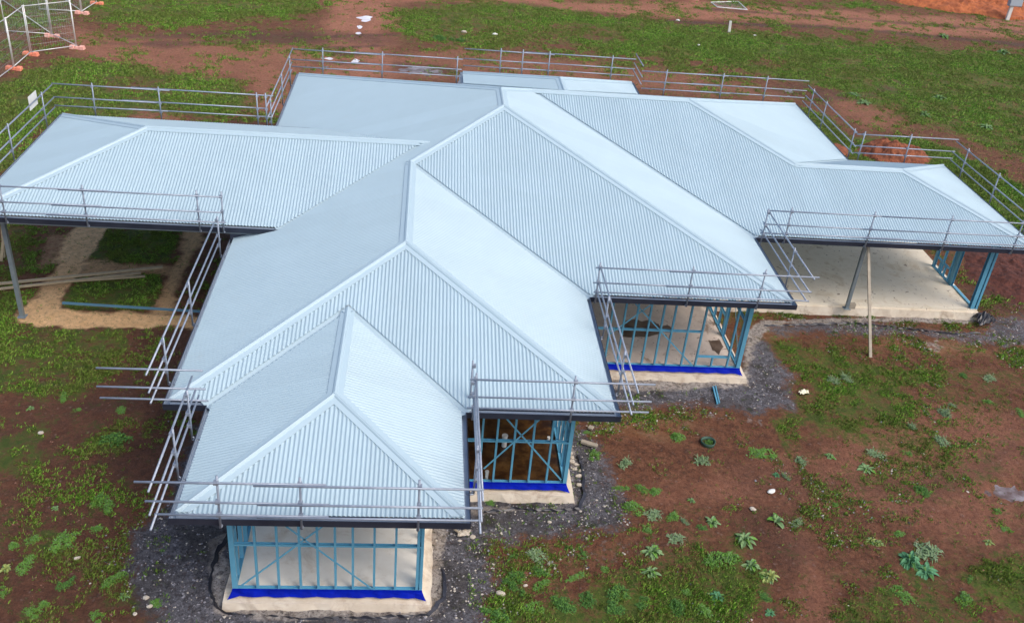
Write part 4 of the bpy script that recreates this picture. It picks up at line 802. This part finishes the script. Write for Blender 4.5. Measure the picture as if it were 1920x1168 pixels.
# black sheet edges sticking out of the ground round the footings
for px_l, lb in (([(436, 985), (424, 1008), (404, 1035), (396, 1062), (390, 1095), (393, 1120), (404, 1142), (432, 1152), (500, 1156), (560, 1161), (700, 1158), (800, 1153), (829, 1120), (826, 1060)], 'thin black plastic edge curling round the footing of the small front wing'),
                 ([(905, 962), (960, 955), (1010, 958), (1082, 955), (1092, 925), (1088, 880), (1078, 850)], 'torn black plastic edge along the footing of the dark wet room'),
                 ([(1430, 612), (1500, 610), (1600, 607), (1700, 618), (1790, 628), (1840, 624)], 'black plastic edge in the soil below the verandah slab')):
    mb = MB(); pr = None
    for i_ in range(len(px_l)-1):
        A, B = at(*px_l[i_]), at(*px_l[i_+1]); k = max(2, int((B-A).length/.09))
        for j in range(k):
            q_ = A.lerp(B, j/k)+Vector((random.uniform(-.02, .02), random.uniform(-.02, .02), 0)); h_ = .03+random.uniform(0, .05)
            if pr: mb.quad(pr[0], q_+Vector((0, 0, -.05)), q_+Vector((.012, 0, h_)), pr[1]); mb.quad(pr[1], q_+Vector((.012, 0, h_)), q_+Vector((.05+h_*.5, -.02, h_*.3)), pr[2])
            pr = (q_+Vector((0, 0, -.05)), q_+Vector((.012, 0, h_)), q_+Vector((.05+h_*.5, -.02, h_*.3)))
    tag(mb.build('plastic_edge', m_black), lb, 'plastic sheet')
# knotted rope
p = at(857, 990, .03); mb = MB(); pr = None
for i_ in range(26):
    a_ = i_/25*math.pi*2.6; q_ = p+Vector((math.cos(a_)*.11*(1-.01*i_)+.004*i_, math.sin(a_)*.09-.004*i_, .03+.015*math.sin(a_*2)))
    if pr: mb.tube(pr, q_, .02, 6)
    pr = q_
tag(mb.build('rope_loop', mat('rope', (.40, .33, .24), .9), None, True), 'looped pale rope on the gravel right of the small front wing', 'rope')
# pot with a plant
p = at(1327, 832); root = empty('plant_pot', 'dark green plastic ring with weeds growing in it on the right hand soil', 'plant pot', p); mb = MB(); n = 28
for k, (r, z) in enumerate(((.16, 0), (.17, .05), (.175, .09), (.15, .09), (.14, .02))):
    for i_ in range(n): a_ = 2*math.pi*i_/n; mb.v.append((p.x+math.cos(a_)*r*(1+.04*math.sin(a_*3)), p.y+math.sin(a_)*r, z))
for k in range(4):
    for i_ in range(n): mb.f.append((k*n+i_, k*n+(i_+1) % n, (k+1)*n+(i_+1) % n, (k+1)*n+i_))
mb.build('pot', mat('green_plastic', (.03, .075, .05), .6), root, True)

# ------------------------------------------------------------------ weeds
def leaf(mb, base, az, L, w, rise, droop, seg=4):
    d = Vector((math.cos(az), math.sin(az), 0)); s = Vector((-d.y, d.x, 0)); prev = None
    for i in range(seg+1):
        f = i/seg; c = base+d*(L*f)+Vector((0, 0, rise*math.sin(f*math.pi*.75)*1.1-droop*f*f)); ww = w*math.sin(math.pi*min(.96, f*.82+.14))**.8*.5
        if i == seg: ww *= .25
        row = (c-s*ww+Vector((0, 0, ww*.45)), c, c+s*ww+Vector((0, 0, ww*.45)))
        if prev: mb.quad(prev[0], prev[1], row[1], row[0]); mb.quad(prev[1], prev[2], row[2], row[1])
        prev = row
def rosette(n, rad, wide, up, rs):
    rd = random.Random(rs); mb = MB(); n = int(n*rd.uniform(.85, 1.2))
    for i in range(n):
        ring = i/n; L = rad*(1-.55*ring)*rd.uniform(.55, 1.12); leaf(mb, Vector((rd.uniform(-.05, .05)*rad, rd.uniform(-.05, .05)*rad, .015)), i*2.4+rd.uniform(-.45, .45), L, wide*L*rd.uniform(.75, 1.3), up*(.25+1.0*ring)*rd.uniform(.4, 1.4), rad*.22*rd.random(), 5)
    return mb
def bushy(n, rad, hgt, lf, rs):
    rd = random.Random(rs); mb = MB(); lob = []; a0 = rd.uniform(0, 6.28)
    for k in range(11):
        a = a0+rd.gauss(0, 1.1)+(3.14 if rd.random() < .5 else 0); q = rd.uniform(0, .95)**.8*rad; lob.append((math.cos(a)*q*.85, math.sin(a)*q*.7, rd.uniform(.20, .38)*rad*(1.25-q/rad*.5), rd.uniform(.4, 1.2)*hgt*(1.1-q/rad*.6)))
    for i in range(n):
        lx, ly_, lr, lh = rd.choice(lob); a = rd.uniform(0, 6.28); r = lr*rd.random()**.6*1.25; z = lh*max(.04, (1-(r/lr)**2))*rd.uniform(.3, 1.1)
        if rd.random() < .12: leaf(mb, Vector((lx, ly_, z*.5)), a, lf*rd.uniform(1.4, 2.6), lf*.22, lf*rd.uniform(.8, 2), lf*.3, 3)
        else: leaf(mb, Vector((lx+math.cos(a)*r, ly_+math.sin(a)*r, z)), rd.uniform(0, 6.28), lf*rd.uniform(.5, 1.5), lf*.5*rd.uniform(.6, 1.3), lf*.4*rd.uniform(0, 1.4), lf*.3, 2)
    return mb
lp = [trans_leaf('leaf_pale', (.12, .22, .085), (.20, .30, .13), 9), trans_leaf('leaf_sage', (.15, .235, .115), (.23, .31, .175), 9), trans_leaf('leaf_yellow', (.22, .28, .06), (.29, .33, .12), 9),
      trans_leaf('leaf_green', (.085, .21, .028), (.15, .31, .05), 9), trans_leaf('leaf_dark', (.045, .13, .026), (.09, .20, .045), 9), trans_leaf('leaf_bluegreen', (.055, .19, .085), (.11, .27, .13), 9)]
proto = {}
def weed(kind, px, size, label, grp='low weeds scattered on the bare soil'):
    k, mi = {'p': ('r', 0), 's': ('q', 1), 'y': ('r', 2), 'g': ('b', 3), 'd': ('b', 4), 'c': ('r', 5), 'l': ('w', 0)}[kind]
    var = random.randrange(4); key = (k, mi, var)
    if key not in proto:
        if k == 'r': mb = rosette(36 if kind != 'c' else 42, 1, .32, .28, var*7+mi)
        elif k == 'q': mb = bushy(230, 1, .30, .30, var*11+3)
        elif k == 'w': mb = rosette(9, 1, .45, .5, var+90)
        else: mb = bushy(560, 1, .34, .13, var*5+mi)
        me = bpy.data.meshes.new('weed'); me.from_pydata(mb.v, [], mb.f); me.update(); me.materials.append(lp[mi]); me.materials.append(lp[{0: 3, 1: 0, 2: 0, 3: 0, 4: 3, 5: 4}[mi]]); seg_ = 0
        for pl in me.polygons: pl.material_index = 1 if (pl.index//10*7919+var) % 10 < 2 else 0
        proto[key] = me
    p = at(*px, 0); o = bpy.data.objects.new('weed', proto[key]); C.objects.link(o); f = fields(np.array([p.x]), np.array([p.y])); z = float(height(np.array([p.x]), np.array([p.y]), f)[0])
    o.location = (p.x, p.y, z-.01); size *= .8 if k in 'rq' and size > .15 and grp[0] == 'l' else 1; o.scale = (size, size*random.uniform(.7, 1.15), size*random.uniform(.7, 1.3)); o.rotation_euler.z = random.uniform(0, 6.28)
    return tag(o, label, 'weed', grp)
Z = lambda x, y: (1000+x/2.087, 660+y/2.087)
WL = [
 ('s', Z(355, 437), .26, 'round pale weed on red soil just right of the dark room'), ('s', Z(665, 432), .26, 'pale weed directly below the green plastic ring'),
 ('s', Z(1040, 427), .26, 'pale flat weed on bare soil, left of the pair near the grassy ridge'), ('p', Z(1160, 410), .24, 'pale green weed at the right end of the middle grass patch'),
 ('s', Z(1335, 405), .28, 'star shaped pale yellow green weed on red soil, upper of two close ones'), ('p', Z(1300, 457), .36, 'dense pale rosette just below the star shaped weed'),
 ('s', Z(1612, 242), .28, 'light grey green weed high on the right hand soil'), ('s', Z(1640, 212), .16, 'small pale weed just above a larger grey green one'),
 ('s', Z(1780, 103), .27, 'pale weed nearest the upper right of the soil'), ('d', Z(1680, 95), .2, 'dark green weed left of the upper right pale one'),
 ('s', Z(1175, 118), .26, 'left of two pale weeds in the grass below the verandah brace'), ('s', Z(1220, 108), .26, 'right of two pale weeds in the grass below the verandah brace'),
 ('s', Z(1590, 352), .26, 'pale weed in the grass at the far right of the middle'), ('s', Z(1480, 295), .18, 'little pale weed in the middle of the right grass patch'),
 ('p', Z(700, 665), .26, 'pale weed on bare soil left of the peach stone'), ('d', Z(660, 688), .18, 'small dark weed touching the pale one left of the peach stone'),
 ('s', Z(550, 727), .26, 'pale star weed on tan soil right of the gravel'), ('p', Z(465, 782), .34, 'large pale weed below the tan soil strip'), ('p', Z(457, 862), .29, 'pale green weed next below the large one'),
 ('p', Z(825, 735), .42, 'large grey green rosette in the middle of the lower red soil'), ('p', Z(852, 837), .33, 'broad pale weed below the large grey green rosette'),
 ('c', Z(720, 958), .25, 'blue green rosette low in the lower middle'), ('l', Z(950, 662), .30, 'bright weed with three broad upright leaves'), ('s', Z(1030, 668), .20, 'small pale weed right of the three leaf weed'),
 ('s', Z(1530, 775), .46, 'big dull grey green rosette behind the big blue green one'), ('c', Z(1470, 822), .45, 'big lush blue green weed, upper half of the large clump at lower right'), ('c', Z(1535, 862), .40, 'big lush blue green weed, lower half of the large clump at lower right'),
 ('g', Z(1430, 712), .2, 'small green weed up left of the large lower right clump'), ('y', Z(1318, 740), .22, 'yellowing weed with trailing leaves in the open red soil'), ('y', Z(1350, 752), .2, 'second yellow sprig trailing right of the yellowing weed'),
 ('d', Z(1520, 545), .26, 'green weed at the right end of the lower grass band'), ('g', Z(1180, 597), .17, 'upright small green weed on bare soil right of the oval white stone'), ('s', Z(985, 490), .14, 'tiny pale weed above the oval white stone'),
 ('c', Z(950, 482), .14, 'tiny green weed up right of the oval white stone'), ('g', Z(240, 402), .26, 'green tuft beside the short timber offcut'), ('g', Z(215, 315), .16, 'small green tuft above the timber offcut'),
 ('g', Z(340, 530), .22, 'dark green tuft at the gravel edge right of the dark room'), ('g', Z(420, 532), .22, 'left end of the green hedge like row beside the gravel'), ('g', Z(475, 545), .25, 'right end of the green hedge like row beside the gravel'),
 ('g', Z(395, 615), .32, 'bright green bush at the right end of the gravel'), ('s', Z(460, 635), .28, 'pale weed leaning on the bright green bush by the gravel'), ('g', Z(445, 690), .18, 'small tuft below the bright bush by the gravel'),
 ('g', Z(550, 645), .25, 'green weed right of the bright bush'), ('s', Z(590, 665), .16, 'pale tip of the weed right of the bright bush'), ('p', Z(620, 582), .18, 'little weed alone above the bare soil strip'),
 ('g', Z(560, 335), .32, 'green bushy weed left of the green plastic ring'), ('g', Z(890, 400), .42, 'wide green weed in the middle grass right of the plastic ring'), ('g', Z(740, 822), .42, 'bright green mound of fine leaves below the large rosette'),
 ('y', Z(925, 880), .30, 'yellow green weed beside the orange bare streak'), ('g', Z(905, 870), .24, 'green weed touching the yellow green one by the bare streak'), ('d', Z(905, 958), .24, 'small dark green weed near the bottom centre right'),
 ('g', Z(280, 852), .2, 'small green tuft on tan soil below the gravel'), ('g', Z(160, 880), .26, 'green upright weed left of the tan soil tuft'), ('s', Z(8, 800), .26, 'pale top of the weed column right of the front gravel'), ('d', Z(28, 860), .26, 'dark green middle of the weed column right of the front gravel'),
 ('g', Z(35, 915), .22, 'green foot of the weed column right of the front gravel'), ('d', Z(115, 990), .40, 'wide dark leafy clump in the bottom middle'), ('d', Z(215, 970), .25, 'dark leafy clump right of the wide bottom one'),
 ('d', Z(320, 960), .34, 'dark leafy clump, third along the bottom middle'), ('d', Z(325, 1010), .26, 'dark leafy clump just below the third'), ('d', Z(430, 990), .22, 'narrow dark clump fourth along the bottom middle'), ('d', Z(565, 1000), .30, 'dark leafy clump fifth along the bottom middle'),
 ('g', Z(670, 1020), .28, 'bright green clump near the bottom edge, centre right'), ('c', Z(925, 1020), .2, 'pale green clump at the bottom edge, right of centre'), ('g', Z(1450, 955), .34, 'bright green weed below the large blue green clump'),
 ('g', Z(1680, 970), .28, 'green weed on soil near the lower right corner'), ('y', Z(1780, 745), .22, 'light green weed right of the large clump, on bare soil'), ('g', Z(1705, 890), .16, 'small tuft left of the lower right grass'),
 ('g', Z(1815, 625), .14, 'small green tuft right of the clay puddle path'), ('g', Z(1780, 198), .2, 'green weed by the muddy ruts at upper right'), ('g', Z(1460, 400), .16, 'round green weed in the soil gap above the star weed'),
 ('g', Z(1900, 240), .22, 'dark tuft at the right edge of the photo'), ('g', Z(600, 940), .2, 'green tuft between the dark clumps and the blue green rosette'), ('g', Z(1850, 695), .18, 'green tuft below the clay puddle at the right edge'),
 ('g', (920, 941), .22, 'round green weed against the footing below the dark room'), ('d', (961, 1085), .26, 'tall dark bush at the right of the front gravel, upper part'), ('d', (964, 1105), .28, 'tall dark bush at the right of the front gravel, lower part'), ('d', (930, 1155), .34, 'dark bush at the bottom edge beside the gravel'), ('g', (995, 1140), .28, 'green bush at the bottom edge left of the wide clump'),
 ('d', (960, 1045), .16, 'small dark tuft at the right end of the gravel'), ('d', (1092, 1038), .18, 'small dull green rosette on the tan strip'), ('d', (1065, 1028), .14, 'tiny dull tuft left of the dull rosette on the tan strip'),
]
ZL = lambda x, y: (x/1.921, 560+y/1.921)
WL += [('d', ZL(410, 510), .55, 'largest dark green weed mound on the left soil'), ('g', ZL(360, 725), .28, 'bright green weed between the left mound and the gravel'), ('g', ZL(385, 750), .22, 'second bright weed touching the one left of the gravel'),
 ('g', ZL(230, 870), .32, 'green weed in the middle of the lower left'), ('g', ZL(50, 888), .22, 'bright weed near the left edge, lower half'), ('g', ZL(115, 868), .2, 'bright weed right of the one at the left edge'), ('g', ZL(100, 960), .28, 'leafy green weed lower left, below the two bright ones'),
 ('g', ZL(415, 1015), .26, 'green weed at the left edge of the front gravel'), ('p', ZL(445, 1070), .2, 'pale green weed below the one at the gravel edge'), ('g', ZL(560, 1090), .24, 'vivid green tuft standing on the front gravel beside two white stones'),
 ('g', ZL(345, 1140), .2, 'bright green tuft near the bottom left edge'), ('g', ZL(115, 1125), .24, 'green weed at the bottom left corner, left part'), ('g', ZL(160, 1100), .22, 'green weed at the bottom left corner, right part'), ('d', ZL(240, 1025), .22, 'dark green weed in the lower left grass'),
 ('g', ZL(225, 355), .22, 'green tuft below the upper left grass area'), ('g', ZL(435, 405), .22, 'green tuft above the largest dark mound'), ('g', ZL(278, 402), .12, 'tiny tuft alone on brown soil at left'), ('g', ZL(585, 910), .10, 'tiny green sprig in the middle of the dark gravel'),
 ('g', ZL(350, 830), .2, 'low green weed left of the front gravel corner'), ('p', ZL(200, 755), .16, 'small light weed right of the left grass patch'), ('p', ZL(110, 395), .16, 'small light weed near the left edge on brown soil'), ('y', ZL(20, 970), .2, 'yellow green tuft cut by the left edge of the photo'), ('g', ZL(5, 1060), .22, 'bright tuft at the very left edge near the bottom')]
for w_ in WL: weed(*w_)
o = weed('d', (1329, 829), .24, 'dark spiky weed growing inside the green plastic ring')
for i_, (u, v, s_) in enumerate(((825, 73, .6), (860, 76, .5), (1600, 178, .5), (1620, 195, .5), (1735, 218, .4), (1850, 240, .5), (1760, 185, .4), (1880, 100, .6), (1770, 70, .5))):
    weed('d' if i_ < 2 else 'p', (u, v), s_, 'dark leafy weed clump on the far soil left of the field' if i_ < 2 else 'pale leafy weed clump in the far green field', 'weed clumps in the far field')
